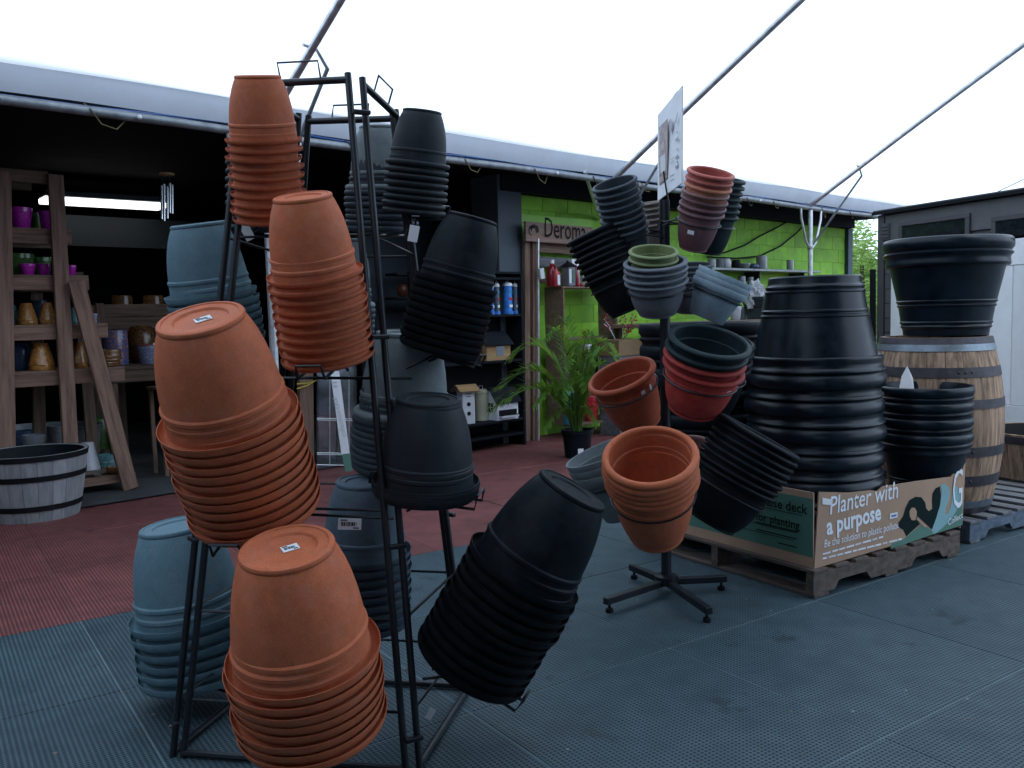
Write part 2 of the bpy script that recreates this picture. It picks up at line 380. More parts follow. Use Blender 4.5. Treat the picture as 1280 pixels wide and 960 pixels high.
def tube_bm(pts, r, seg=8, bm=None, closed=False):
    bm = bm or bmesh.new(); rings = []
    n = len(pts)
    prevx = None
    for i, p in enumerate(pts):
        p = Vector(p)
        if closed: t = Vector(pts[(i + 1) % n]) - Vector(pts[i - 1])
        else: t = Vector(pts[min(i + 1, n - 1)]) - Vector(pts[max(i - 1, 0)])
        t.normalize()
        if prevx is None:
            h = Z if abs(t.z) < 0.9 else Vector((1, 0, 0))
            x = h.cross(t).normalized()
        else: x = (prevx - t * prevx.dot(t)).normalized()
        prevx = x; y = t.cross(x)
        rr = r[i] if isinstance(r, (list, tuple)) else r
        rings.append([bm.verts.new(p + x * (rr * math.cos(2 * math.pi * k / seg)) + y * (rr * math.sin(2 * math.pi * k / seg))) for k in range(seg)])
    pr = list(zip(rings, rings[1:]))
    if closed: pr.append((rings[-1], rings[0]))
    for a, b in pr:
        for k in range(seg): bm.faces.new((a[k], a[(k + 1) % seg], b[(k + 1) % seg], b[k]))
    if not closed:
        bm.faces.new(rings[0][::-1]); bm.faces.new(rings[-1])
    return bm
def tube(name, pts, r, m, parent=None, seg=8, closed=False):
    pts = [Vector(p) for p in pts]
    o0 = pts[0].copy()
    me = bm_mesh(tube_bm([p - o0 for p in pts], r, seg, None, closed), name, 40)
    return mesh_obj(name, me, m, parent, Matrix.Translation(o0))
def poly_slab(name, pts, nrm, t, m, parent=None):
    """flat outline with thickness t, its front face at the points, its back t behind along -nrm"""
    pts = [Vector(p) for p in pts]; o0 = pts[0].copy()
    bm = bmesh.new()
    f = [bm.verts.new(p - o0) for p in pts]; b = [bm.verts.new(p - o0 - nrm * t) for p in pts]
    bm.faces.new(f); bm.faces.new(b[::-1])
    for i in range(len(pts)):
        j = (i + 1) % len(pts); bm.faces.new((f[j], f[i], b[i], b[j]))
    bmesh.ops.recalc_face_normals(bm, faces=bm.faces)
    return mesh_obj(name, bm_mesh(bm, name), m, parent, Matrix.Translation(o0))
def letters(body, p, q, m, parent, nrm, lift=0.002, shear=0.0, bold=0.0, name='lettering', stretch=1.0):
    """lettering from p to q lying on the surface with normal nrm"""
    cu = bpy.data.curves.new(name, 'FONT'); cu.body = body; cu.size = 1; cu.shear = shear; cu.offset = bold; cu.extrude = 0.0; cu.resolution_u = 2
    cu.materials.append(m)
    o = bpy.data.objects.new(name, cu); link(o)
    bpy.context.view_layer.update()
    w = max(v[0] for v in o.bound_box) - min(v[0] for v in o.bound_box)
    x = q - p; s = x.length / max(w, 1e-3)
    x.normalize(); y = nrm.cross(x).normalized()
    me = bpy.data.meshes.new_from_object(o)
    bpy.data.objects.remove(o)
    for v in me.vertices: v.co = Vector((v.co.x * s, v.co.y * s * stretch, 0))
    mw = Matrix(((x.x, y.x, nrm.x, p.x), (x.y, y.y, nrm.y, p.y), (x.z, y.z, nrm.z, p.z), (0, 0, 0, 1)))
    mw.translation = p + nrm * lift
    return mesh_obj(name, me, None, parent, mw)

# ------------------------------------------------------------------ setting: ground, floors
bm = bmesh.new(); bmesh.ops.create_grid(bm, x_segments=2, y_segments=2, size=400)
tag(mesh_obj('ground', bm_mesh(bm, 'ground'), outground, None, Matrix.Translation((0, 0, -0.03))), kind='structure')
FA = R_(34.3)                                           # mats are laid at this heading, boundary through B0
FU = Vector((math.cos(FA), math.sin(FA), 0)); FV = Vector((math.sin(FA), -math.cos(FA), 0))
B0 = onz(350, 727)
def floor_sheet(name, u0, u1, v0, v1, z, m):
    bm = bmesh.new()
    vs = [bm.verts.new(B0 + FU * a + FV * b + Z * z) for a, b in ((u0, v0), (u1, v0), (u1, v1), (u0, v1))]
    f = bm.faces.new(vs); bmesh.ops.recalc_face_normals(bm, faces=[f])
    if f.normal.z < 0: bmesh.ops.reverse_faces(bm, faces=[f])
    return tag(mesh_obj(name, bm_mesh(bm, name), m), kind='structure')
TS, GAP = 0.92, 0.0045
fl = floor_sheet('floor', -5.52, 13.8, 0, 7.36, -0.0025, jointm)
fr = floor_sheet('shop_floor', -5.52, 13.8, -9.2, 0, -0.003, redjoint)
def mats(parent, m, us, vs_, mesh_name):
    me = bm_mesh(box_bm(TS - GAP, TS - GAP, 0.012, 0.003), mesh_name); me.materials.append(m)
    for i in us:
        for j in vs_:
            c = B0 + FU * ((i + 0.5) * TS) + FV * ((j + 0.5) * TS)
            d = (c - OC).dot(FW)
            if d < 0.2 or abs((c - OC).dot(RT)) > 0.75 * d + 1.0: continue
            mesh_obj('rubber_tile', me, None, parent, Matrix.Translation((c.x, c.y, -0.006 + random.uniform(-0.0006, 0.0006))) @ Matrix.Rotation(FA, 4, 'Z'))
mats(fl, tealmat, range(-6, 15), range(0, 8), 'teal_tile')
mats(fr, redmat, range(-6, 9), range(-7, 0), 'red_tile')
# concrete inside the open shop
bm = bmesh.new()
f = bm.faces.new([bm.verts.new(EP(t, -s, 0.012)) for t, s in ((-5, 1.0), (4.3, 1.0), (4.3, 6.2), (-5, 6.2))])
bm.normal_update()
if f.normal.z < 0: bmesh.ops.reverse_faces(bm, faces=[f])
tag(mesh_obj('concrete_floor', bm_mesh(bm, 'concrete_floor'), concrete), kind='structure')

# bits of bark, grit and leaf on the mats
bm = bmesh.new(); rnd = random.Random(21)
for i in range(150):
    c = B0 + FU * rnd.uniform(-2.5, 5.5) + FV * rnd.uniform(-2.5, 3.0)
    r = rnd.uniform(0.003, 0.010); a0 = rnd.uniform(0, 6.28); zz_ = rnd.uniform(0.002, 0.006)
    ring_ = [bm.verts.new((c.x + r * rnd.uniform(.6, 1.3) * math.cos(a0 + k * 1.257), c.y + r * rnd.uniform(.6, 1.3) * math.sin(a0 + k * 1.257), 0.0012)) for k in range(5)]
    top = bm.verts.new((c.x, c.y, 0.001 + zz_))
    for k in range(5): bm.faces.new((ring_[k], ring_[(k + 1) % 5], top))
tag(mesh_obj('litter', bm_mesh(bm, 'litter'), mat('litter_bits', (0.22, 0.17, 0.13), 0.9, var=0.6, vscale=2)), 'small bits of bark and grit scattered on the mats', 'litter', None, 'stuff')

# ------------------------------------------------------------------ the shop building
shop = empty('shop_building', EP(0, -1, 0))
tag(shop, 'dark open-fronted shop building with a lime green block wall at its right end', 'building')
def fbox(name, t0, t1, o0, o1, z0, z1, m, parent=shop, bev=0.0):
    c = EP((t0 + t1) / 2, -(o0 + o1) / 2, (z0 + z1) / 2)
    return box(name, frame(c, EU, Z), abs(t1 - t0), abs(o1 - o0), abs(z1 - z0), m, parent, bev)
def tt(x, y=390, off=0.0): return (FP(x, y, off) - P0).dot(EU)
WO = 0.95                                              # the green wall's face behind the eave
tg0, tg1 = tt(645, 300, WO), tt(1056, 300, WO)
fbox('back_wall', -5, tg0, 6.0, 6.2, 0, 2.719, darkint)
fbox('side_wall', -5.2, -5.002, 0.4, 6.19, 0, 2.718, darkint)
fbox('ceiling', -5.2, tg1 + 0.6, 0.15, 6.2, 2.72, 2.78, darkint)
fbox('fascia', tg0 - 0.3, tg1 + 0.1, WO - 0.12, WO + 0.2, 2.555, 2.718, blackpaint)
tc0 = tt(619, 300, 0.9)
fbox('column', tc0, tg0 - 0.004, 0.85, 1.25, 0, 2.715, slatepaint, bev=0.004)
fbox('partition', tg0 - 0.1, tg0 + 0.08, 1.26, 6.0, 0, 2.715, darkint)
fbox('corner_post', tg1 + 0.004, tg1 + 0.16, WO - 0.06, WO + 0.2, 0, 2.552, navypaint, bev=0.004)
fbox('bulkhead', tt(60, 290, 3.6), tt(300, 290, 3.6), 3.6, 3.8, FP(150, 309, 3.6).z, FP(150, 272, 3.6).z, mat('dim_beam_paint', (0.017, 0.025, 0.032), 0.8))
pl_ = fbox('partition_panel', tt(455, 350, 2.2), tt(612, 350, 2.2), 2.2, 2.3, 0.02, FP(560, 246, 2.2).z, slatepaint)
gw = fbox('block_wall', tg0, tg1, WO + 0.002, WO + 0.2, 0, 2.55, mat('mortar_green', (0.17, 0.39, 0.03), 0.8, bump=0.2))
gw['label'] = 'lime green painted block wall'
bw, bh = 0.4, 0.2
cols = int((tg1 - tg0) / bw) + 1
for r in range(13):
    z0 = r * bh; z1 = min((r + 1) * bh, 2.546)
    if z1 - z0 < 0.05: continue
    for c in range(-1, cols + 1):
        a = tg0 + c * bw + (bw / 2 if r % 2 else 0); b = a + bw
        a, b = max(a, tg0), min(b, tg1)
        if b - a < 0.06: continue
        j = random.uniform(-0.0015, 0.0015)
        w = round(b - a - 0.004, 3)
        p = EP((a + b) / 2, -(WO + 0.012 + j), (z0 + z1) / 2)
        box('block', frame(p, EU, Z), w, 0.03, round(z1 - z0 - 0.004, 3), greenpaint, gw, 0.003)
# window recess with its green casing, at the wall's left end
wt0, wt1 = tt(646, 300, WO), tt(735, 300, WO)
wz1 = FP(650, 268, WO).z
for nm, (a, b, z0, z1) in {'window_head': (wt0 + 0.02, wt1, wz1 - 0.09, wz1), 'window_jamb': (wt0 + 0.02, wt0 + 0.10, 0.75, wz1 - 0.094)}.items():
    fbox(nm, a, b, WO - 0.05, WO - 0.006, z0, z1, greentrim, shop, 0.004)
fbox('window_lining', wt0 + 0.12, wt1, WO - 0.03, WO - 0.007, wz1 - 0.16, wz1 - 0.1, greentrim, shop, 0.003)

# ------------------------------------------------------------------ eave pipe, fabric band, hoops, film
RIDGE = 5.9                                             # the film side climbs to a ridge, an added opaque roof beyond cuts frontal light
def zf(s): return 2.63 + 0.615 * s - 0.008 * s * s - 0.06 * max(0.0, s - 2.8) ** 2
eave = empty('eave_pipe', EP(0, 0, 2.6))
tag(eave, 'long galvanised eave pipe with rope lashings above the shop front', 'pipe')
tube('pipe', [EP(-4 + i, 0, 2.6 + 0.008 * math.sin(i * 1.7)) for i in range(19)], 0.03, galvd, eave, 12)
tube('rail', [EP(-4 + i, -0.06, 2.665 + 0.006 * math.sin(i * 2.1)) for i in range(19)], 0.018, rackmetal, eave, 8)
tube('cable', [EP(-4 + i * 0.5, -0.03, 2.645 + 0.012 * math.sin(i * 1.3)) for i in range(37)], 0.008, bluewire, eave, 6)
for i in range(15):
    t = -0.4 + i * 0.9 + random.uniform(-0.25, 0.25)
    h = random.uniform(0.05, 0.12)
    pts = [EP(t, -0.05, 2.66), EP(t + 0.01, 0.035, 2.61), EP(t + 0.07, 0.03, 2.56 - h * 0.35), EP(t + 0.17, 0.0, 2.6 - h), EP(t + 0.24, -0.03, 2.585)]
    tube('lashing', pts, 0.0042, rope if i % 3 else rackmetal, eave, 6)
    if i % 4 == 1:
        bm = bmesh.new(); bmesh.ops.create_icosphere(bm, subdivisions=2, radius=0.016)
        mesh_obj('bolt_cap', bm_mesh(bm, 'bolt_cap', 60), pwhite, eave, Matrix.Translation(EP(t + 0.3, 0.035, 2.6)))

can = empty('canopy', EP(0, 0, 2.6))
tag(can, 'white translucent canopy film over steel hoops with a lavender grey edge band', 'canopy')
rib_t = [tt(330, 170), tt(768, 215), tt(1013, 252)]
allribs = [rib_t[0] - 3.75] + rib_t
bm = bmesh.new(); rows = []
T0, T1, NT = -6.0, 17.0, 140
for i in range(NT + 1):
    t = T0 + (T1 - T0) * i / NT
    ph = min(abs(t - r) for r in allribs)
    sag = 0.5 - 0.5 * math.cos(min(ph, 1.9) / 1.9 * math.pi)
    row = []
    for j in range(9):
        v = j / 8
        zz = 2.655 + v * (0.165 + 0.045 * sag) + 0.003 * math.sin(t * 4 + j)
        ss = -0.02 + 0.075 * v + 0.014 * math.sin(v * 3.14) + 0.006 * math.sin(t * 2.3)
        row.append(bm.verts.new(EP(t, ss, zz)))
    rows.append(row)
for a, b in zip(rows, rows[1:]):
    for j in range(8): bm.faces.new((a[j], b[j], b[j + 1], a[j + 1]))
mesh_obj('edge_band', bm_mesh(bm, 'edge_band', 60), valm, can)
bm = bmesh.new(); rows = []
for i in range(24):
    t = T0 + (T1 - T0) * i / 23
    row = []
    for j in range(25):
        s = 0.1 + (RIDGE - 0.1) * j / 24
        z = zf(s) + 0.07 + 0.16 * math.exp(-s / 0.35)
        if j == 0: s, z = 0.045, 2.80                     # its edge laps behind the top of the band
        row.append(bm.verts.new(EP(t, s, z)))
    rows.append(row)
for a, b in zip(rows, rows[1:]):
    for j in range(24): bm.faces.new((a[j], b[j], b[j + 1], a[j + 1]))
mesh_obj('film', bm_mesh(bm, 'film', 80), film, can)
for k, t in enumerate(allribs):
    tube('hoop', [EP(t, RIDGE * s / 16, zf(RIDGE * s / 16)) for s in range(0, 17)], 0.027, galv, can, 12)
    # diagonal knee brace hung under the hoop from a bracket
    if 1 <= k <= 3:
        s1 = 0.62
        tube('knee_brace', [EP(t + 0.03, 0.02, 2.12), EP(t + 0.14, s1, zf(s1) - 0.06)], 0.014, galvd, can, 8)
        tube('bracket', [EP(t + 0.14, s1, zf(s1) - 0.07), EP(t + 0.06, s1, zf(s1) + 0.04), EP(t - 0.05, s1 + 0.02, zf(s1 + 0.02) + 0.035)], 0.012, galv, can, 6)
        if k == 2: continue
        post = tube('canopy_post', [EP(t, 0.0, 0.0), EP(t, 0.0, 2.57)], 0.03, galv, None, 12)
        tag(post, ['galvanised canopy post behind the upside-down terracotta stacks', '',
                   'galvanised canopy post with V braces above the large black inverted planters'][k - 1], 'post', 'posts under the canopy edge')
        for sg in (-1, 1):
            tube('brace', [EP(t + sg * 0.03, 0.01, 2.08), EP(t + sg * 0.13, 0.01, 2.16), EP(t + sg * 0.26, 0.01, 2.46), EP(t + sg * 0.27, 0.01, 2.575)], 0.015, galv, post, 8)
        tube('collar', [EP(t, 0, 2.06), EP(t, 0, 2.10)], 0.037, galvd, post, 12)

# added unseen building behind the camera: its walls and opaque roof block side light
opp = empty('light_blocking_building', EP(4, 10.2, 0))
tag(opp, 'added unseen dark grey building whose walls and metal roof block light behind the camera', 'building')
OT = 2.6                                                # the added building stops here to let light in from the right front
c = EP((OT - 6) / 2, 12.2, 1.36)
box('wall', frame(c, EU, Z), OT + 6.0, 4.0, 2.72, slatepaint, opp, 0.0)
ZR = zf(RIDGE) + 0.1
plank('roof', EP((OT - 6) / 2, RIDGE + 0.02, ZR), EP((OT - 6) / 2, 11.0, 2.75), OT + 6.4, 0.06, shedtrim, opp, Z, 0.0)  # added opaque roof, dims faces turned toward the camera
for k in range(2):
    c = EP(-3.6 + k * 4.0, 10.19, 1.1)
    d_ = box('door', frame(c, EU, Z), 1.6, 0.05, 2.15, shedtrim, opp, 0.004)
    box('pane', frame(c + EN * 0.03 + Z * 0.4, EU, Z), 1.2, 0.02, 0.9, glassdark, d_, 0)
for k in range(7):
    tube('roof_post', [EP(-5.6 + k * 3.7, RIDGE, 0), EP(-5.6 + k * 3.7, RIDGE, ZR - 0.05)], 0.05, galvd, opp, 10) if k not in (2, 3) else None

ew = box('light_blocking_end', frame(EP(-5.6, 3.2, 1.9), EN, Z), 10.5, 0.1, 3.8, slatepaint, opp, 0.0)  # added unseen wall that shuts out light from the left end

tube('wall_strut', [FP(731, 214, 0.0), FP(735, 228, 0.12), FP(750, 274, WO - 0.03)], 0.018, galv, shop, 8)

# ------------------------------------------------------------------ shed on the right
SD = Vector((0.35, -0.937, 0)).normalized(); SN = Vector((-SD.y, SD.x, 0))       # along its front, into its body
if SN.dot(Vector((1, 0, 0))) < 0: SN = -SN
SA = Vector((3.77, 9.1, 0))
SA = onp(1098, 400, SA, SN); SA.z = 0
def SP(x, y, o=0.0): return onp(x, y, SA + SN * o, SN)
shed = empty('shed', SA)
tag(shed, 'dark grey wooden shed with small high windows and a white sliding door', 'shed')
LS = 3.4
hz = SP(1098, 266).z
def sbox(name, a0, a1, o0, o1, z0, z1, m, parent=shed, bev=0.003):
    c = SA + SD * ((a0 + a1) / 2) + SN * ((o0 + o1) / 2) + Z * ((z0 + z1) / 2)
    return box(name, frame(c, SD, Z), abs(a1 - a0), abs(o1 - o0), abs(z1 - z0), m, parent, bev)
def sa(x, y=300): return (SP(x, y) - SA).dot(SD)
body = sbox('wall', 0, LS, 0.02, 2.6, 0, hz - 0.02, shedm)
nb = 15
for i in range(nb):                                     # horizontal siding boards, each lapped a little
    z0 = i * (hz - 0.04) / nb; z1 = (i + 1) * (hz - 0.04) / nb
    if z1 < SP(1150, 300).z: sbox('siding_board', 0.08, LS, 0.004 + 0.003 * (i % 2), 0.019, z0 + 0.004, z1 - 0.004, shedm, body, 0.002)
sbox('corner_board', -0.01, 0.075, -0.012, 0.05, 0, hz - 0.03, shedtrim)
sbox('upper_panel', 0.08, LS, -0.002, 0.018, SP(1150, 296).z, hz - 0.035, shedm)
rf = sbox('roof', -0.04, LS + 0.2, -0.05, 2.8, hz - 0.012, hz + 0.018, shedtrim)
sbox('drip_edge', -0.045, LS + 0.2, -0.058, -0.052, hz - 0.028, hz + 0.004, blackpaint, rf, 0)
for x0, x1, yt, yb in ((1130, 1208, 278, 296), (1247, 1330, 272, 290)):
    a0, a1 = sa(x0), sa(x1)
    zt, zb = SP((x0 + x1) / 2, yt).z - 0.0, SP((x0 + x1) / 2, yb).z - 0.05
    w = sbox('window', a0, a1, -0.012, 0.0, zb, zt, shedtrim)
    for nm, b in (('frame', (a0 - 0.05, a1 + 0.05, zt + 0.002, zt + 0.045)), ('frame', (a0 - 0.05, a1 + 0.05, zb - 0.045, zb - 0.002)),
                  ('frame', (a0 - 0.05, a0 - 0.003, zb - 0.001, zt + 0.001)), ('frame', (a1 + 0.003, a1 + 0.05, zb - 0.001, zt + 0.001))):
        sbox(nm, b[0], b[1], -0.028, -0.004, b[2], b[3], shedtrim, w)
    sbox('pane', a0 + 0.004, a1 - 0.004, -0.018, -0.013, zb + 0.004, zt - 0.004, glassdark, w, 0)
v = sbox('vent', sa(1103), sa(1113), -0.016, -0.004, SP(1108, 300).z, SP(1108, 279).z, shedtrim)
for i in range(4):
    zz = SP(1108, 297).z + i * 0.035
    sbox('slat', sa(1104), sa(1112), -0.024, -0.017, zz, zz + 0.02, shedtrim, v, 0.001)
sbox('door_track', sa(1118), LS, -0.04, -0.014, SP(1262, 298).z + 0.01, SP(1262, 290).z, blackpaint)
a0, a1 = sa(1121, 390), LS - 0.05
zt, zb = SP(1262, 300).z, SP(1262, 528).z
dr = sbox('sliding_door', a0, a1, -0.075, -0.045, zb, zt, doorwhite)
sbox('rail', a0, a1, -0.088, -0.077, zt - 0.22, zt - 0.0, doorwhite, dr)
sbox('rail', a0, a1, -0.088, -0.077, zb + 0.0, zb + 0.16, doorwhite, dr)
for i in range(9):
    w = (a1 - a0) / 9
    sbox('panel', a0 + i * w + 0.004, a0 + (i + 1) * w - 0.004, -0.083, -0.077, zb + 0.164, zt - 0.224, doorwhite, dr, 0.004)
hx = sa(1270, 300)
hg = sbox('hanger', hx - 0.03, hx + 0.03, -0.10, -0.09, SP(1272, 318).z, SP(1272, 288).z, blackpaint, dr, 0.004)
sbox('sill', sa(1121, 390) - 0.02, LS, -0.09, -0.0, zb - 0.06, zb - 0.01, doorwhite)
sbox('skirt_board', sa(1121, 390) - 0.02, LS, -0.05, -0.002, zb - 0.12, zb - 0.062, mat('dark_red_trim', (0.12, 0.03, 0.035)))
tag(tube('overhead_wire', [at(1180, 268, 14), at(1240, 243, 13), at(1320, 205, 12)], 0.006, rackmetal, None, 6), 'thin dark wire running up over the shed roof', 'wire')

# ------------------------------------------------------------------ trees seen through the gap
def leaf_cloud(n, rx, ry, rz, size, seed):
    rnd = random.Random(seed); bm = bmesh.new(); cl = []
    for i in range(34):
        while True:
            c = Vector((rnd.uniform(-1, 1), rnd.uniform(-1, 1), rnd.uniform(-1, 1)))
            if c.length < 1: break
        cl.append((Vector((c.x * rx, c.y * ry, c.z * rz)), rnd.uniform(0.25, 0.5)))
    for i in range(n):
        c, r = rnd.choice(cl)
        d = Vector((rnd.gauss(0, 1), rnd.gauss(0, 1), rnd.gauss(0, 1))).normalized()
        p = c + d * r * rnd.uniform(0.5, 1.0)
        s = size * rnd.uniform(0.6, 1.3)
        e = Matrix.Rotation(rnd.uniform(0, 6.28), 3, 'Z') @ Matrix.Rotation(rnd.uniform(-1.2, 1.2), 3, 'X')
        vs = [bm.verts.new(p + e @ Vector(q)) for q in ((-s * .5, 0, 0), (0, -s * .3, 0.1 * s), (s * .6, 0, 0), (0, s * .3, 0.1 * s))]
        bm.faces.new(vs)
    return bm_mesh(bm, 'crown')
for i, (x, d, h, lab) in enumerate(((1078, 17.5, 2.15, 'bright green leafy tree beyond the gap beside the grey shed'), (1098, 21, 2.35, 'taller leafy tree partly behind the grey shed corner'),
                                    (1062, 23, 2.5, 'leafy tree behind the end post of the green wall'))):
    b = at(x, 400, d); b.z = 0
    tr = empty('tree', b); tag(tr, lab, 'tree', 'trees beyond the gap')
    tube('trunk', [b, b + Vector((0.05, 0, 0.5)), b + Vector((0, 0.06, h))], [0.09, 0.07, 0.04], bark, tr, 8)
    mesh_obj('crown', leaf_cloud(6500, 0.95, 0.95, h * 0.62, 0.10, i), leafm, tr, Matrix.Translation(b + Z * h * 0.72))
tag(tube('fence_post', [at(1091, 460, 9.9) * 1.0, at(1091, 337, 9.9)], 0.035, blackpaint, None, 8), 'black post standing in the gap beside the shed', 'post')

# ------------------------------------------------------------------ pots: shapes for R = 1, base at z = 0, rim up
BASE = [(0, 0.05), (0.36, 0.05), (0.385, 0.02), (0.40, 0.016), (0.515, 0.016), (0.525, 0.0), (0.555, 0.0), (0.585, 0.012), (0.60, 0.04), (0.597, 0.066), (0.588, 0.084)]
BELL = BASE + [(0.605, 0.11), (0.645, 0.20), (0.70, 0.35), (0.755, 0.55), (0.80, 0.78), (0.828, 1.0), (0.838, 1.13), (0.842, 1.175), (0.858, 1.185), (0.872, 1.205), (0.868, 1.222),
               (0.874, 1.238), (0.870, 1.258), (0.852, 1.275), (0.856, 1.40), (0.872, 1.60), (0.845, 1.60), (0.835, 1.25), (0.80, 1.22), (0.79, 0.95), (0.70, 0.40), (0.57, 0.10), (0, 0.09)]
LIP = [(0.872, 1.58), (0.885, 1.635), (0.92, 1.655), (0.955, 1.632), (0.976, 1.59), (0.990, 1.525), (1.0, 1.525), (0.996, 1.565), (0.982, 1.615), (0.958, 1.66), (0.925, 1.688), (0.89, 1.695), (0.865, 1.68), (0.848, 1.63), (0.848, 1.58)]
PLATE = [(0.872, 1.60), (0.885, 1.63), (0.93, 1.645), (0.965, 1.635), (0.985, 1.60), (0.99, 1.578), (1.0, 1.578), (0.998, 1.61), (0.985, 1.65), (0.955, 1.678), (0.91, 1.69), (0.872, 1.68), (0.848, 1.64), (0.848, 1.60)]
BEAD = [(0.872, 1.53), (0.91, 1.53), (0.96, 1.535), (0.99, 1.56), (1.0, 1.60), (0.99, 1.645), (0.955, 1.68), (0.91, 1.695), (0.865, 1.68), (0.848, 1.64), (0.848, 1.56)]
# straight sided pot with stepped collar
STEP = [(0, 0.03), (0.50, 0.03), (0.53, 0.0), (0.615, 0.0), (0.625, 0.012), (0.83, 1.08), (0.845, 1.085), (0.85, 1.10), (0.835, 1.115), (0.86, 1.27), (0.875, 1.275), (0.88, 1.29), (0.87, 1.30),
        (0.885, 1.36), (0.85, 1.36), (0.80, 1.05), (0.60, 0.06), (0, 0.06)]
STEPRIM = [(0.885, 1.345), (0.95, 1.345), (0.958, 1.355), (1.0, 1.66), (0.995, 1.67), (0.955, 1.67), (0.948, 1.66), (0.90, 1.40), (0.86, 1.36)]
STEP = [(r, z * 0.74) for r, z in STEP]; STEPRIM = [(r, z * 0.74) for r, z in STEPRIM]
# big ribbed tub
TUB = [(0, 0.05), (0.55, 0.05), (0.58, 0.0), (0.635, 0.0), (0.655, 0.02), (0.665, 0.10), (0.675, 0.13), (0.695, 0.145), (0.70, 0.165), (0.69, 0.18), (0.69, 0.20), (0.71, 0.215), (0.712, 0.235), (0.70, 0.25),
       (0.735, 0.48), (0.755, 0.495), (0.76, 0.515), (0.748, 0.53), (0.75, 0.55), (0.772, 0.565), (0.775, 0.585), (0.762, 0.60), (0.885, 1.16), (0.84, 1.18), (0.72, 0.5), (0.62, 0.08), (0, 0.08)]
TUBRIM = [(0.87, 1.155), (0.935, 1.155), (0.952, 1.17), (0.955, 1.20), (0.945, 1.25), (0.945, 1.30), (0.965, 1.325), (0.985, 1.34), (0.988, 1.365), (0.965, 1.385), (0.955, 1.40), (0.972, 1.42), (1.0, 1.46), (1.002, 1.54), (0.985, 1.60), (0.96, 1.615),
          (0.93, 1.605), (0.90, 1.52), (0.86, 1.25), (0.85, 1.17)]
SHAPES = {'lip': (BELL, LIP, 1.695), 'plate': (BELL, PLATE, 1.69), 'bead': (BELL, BEAD, 1.695), 'step': (STEP, STEPRIM, 1.236), 'tub': (TUB, TUBRIM, 1.615)}
POTM = {}
def pot_meshes(shape, m, seg):
    k = (shape, m.name, seg)
    if k not in POTM:
        b, r, h = SHAPES[shape]
        mb = bm_mesh(lathe_bm(b, seg), 'pot_body', 35); mb.materials.append(m)
        mr = bm_mesh(lathe_bm(r, seg, closed=True), 'pot_rim', 50); mr.materials.append(m)
        POTM[k] = (mb, mr)
    return POTM[k]
STICK = {}
def sticker(parent, mw, w=0.06, h=0.045, m=None, bars=True, name='price_sticker'):
    key = (w, h, bars)
    o = box(name, mw, w, h, 0.0012, m or paper, parent, 0)
    if bars:
        if key not in STICK:
            bm = bmesh.new(); x = -w * 0.34
            rnd = random.Random(3)
            while x < w * 0.3:
                ww = rnd.choice((0.02, 0.03, 0.05)) * w
                box_bm(ww, h * 0.34, 0.0006, 0, (x, 0, 0.0011), bm); x += ww + w * 0.03
            box_bm(w * 0.3, h * 0.1, 0.0006, 0, (-w * 0.25, h * 0.34, 0.0011), bm); box_bm(w * 0.25, h * 0.1, 0.0006, 0, (w * 0.28, -h * 0.34, 0.0011), bm)
            STICK[key] = bm_mesh(bm, 'barcode')
        mesh_obj('barcode', STICK[key], ink, o, world_of(o))
    return o
def one_pot(name, shape, m, R, mw, label, cat, group, seg=40, hs=1.0):
    mb, mr = pot_meshes(shape, m, seg)
    o = mesh_obj(name, mb, None, None, mw @ Matrix.Diagonal((R, R, R * hs, 1)))
    mesh_obj('rim', mr, None, o, None, True)
    return tag(o, label, cat, group)
ORD = ['top', 'second', 'third', 'fourth', 'fifth', 'sixth', 'seventh', 'eighth', 'ninth', 'tenth', 'eleventh', 'twelfth']
def solve_end(p0, px, tau, d0):
    """point on the sight line px so that the segment from p0 leans tau (deg, towards the viewer positive)"""
    hv = Vector((p0.x - OC.x, p0.y - OC.y, 0)).normalized()
    lo, hi = d0 - 1.0, d0 + 1.0
    for _ in range(50):
        md = (lo + hi) / 2; p = at(px[0], px[1], md)
        v = p - p0; lean = -v.dot(hv); up = abs(v.z)
        if lean > up * math.tan(R_(tau)): lo = md
        else: hi = md
    return at(px[0], px[1], (lo + hi) / 2)
STACKS = {}
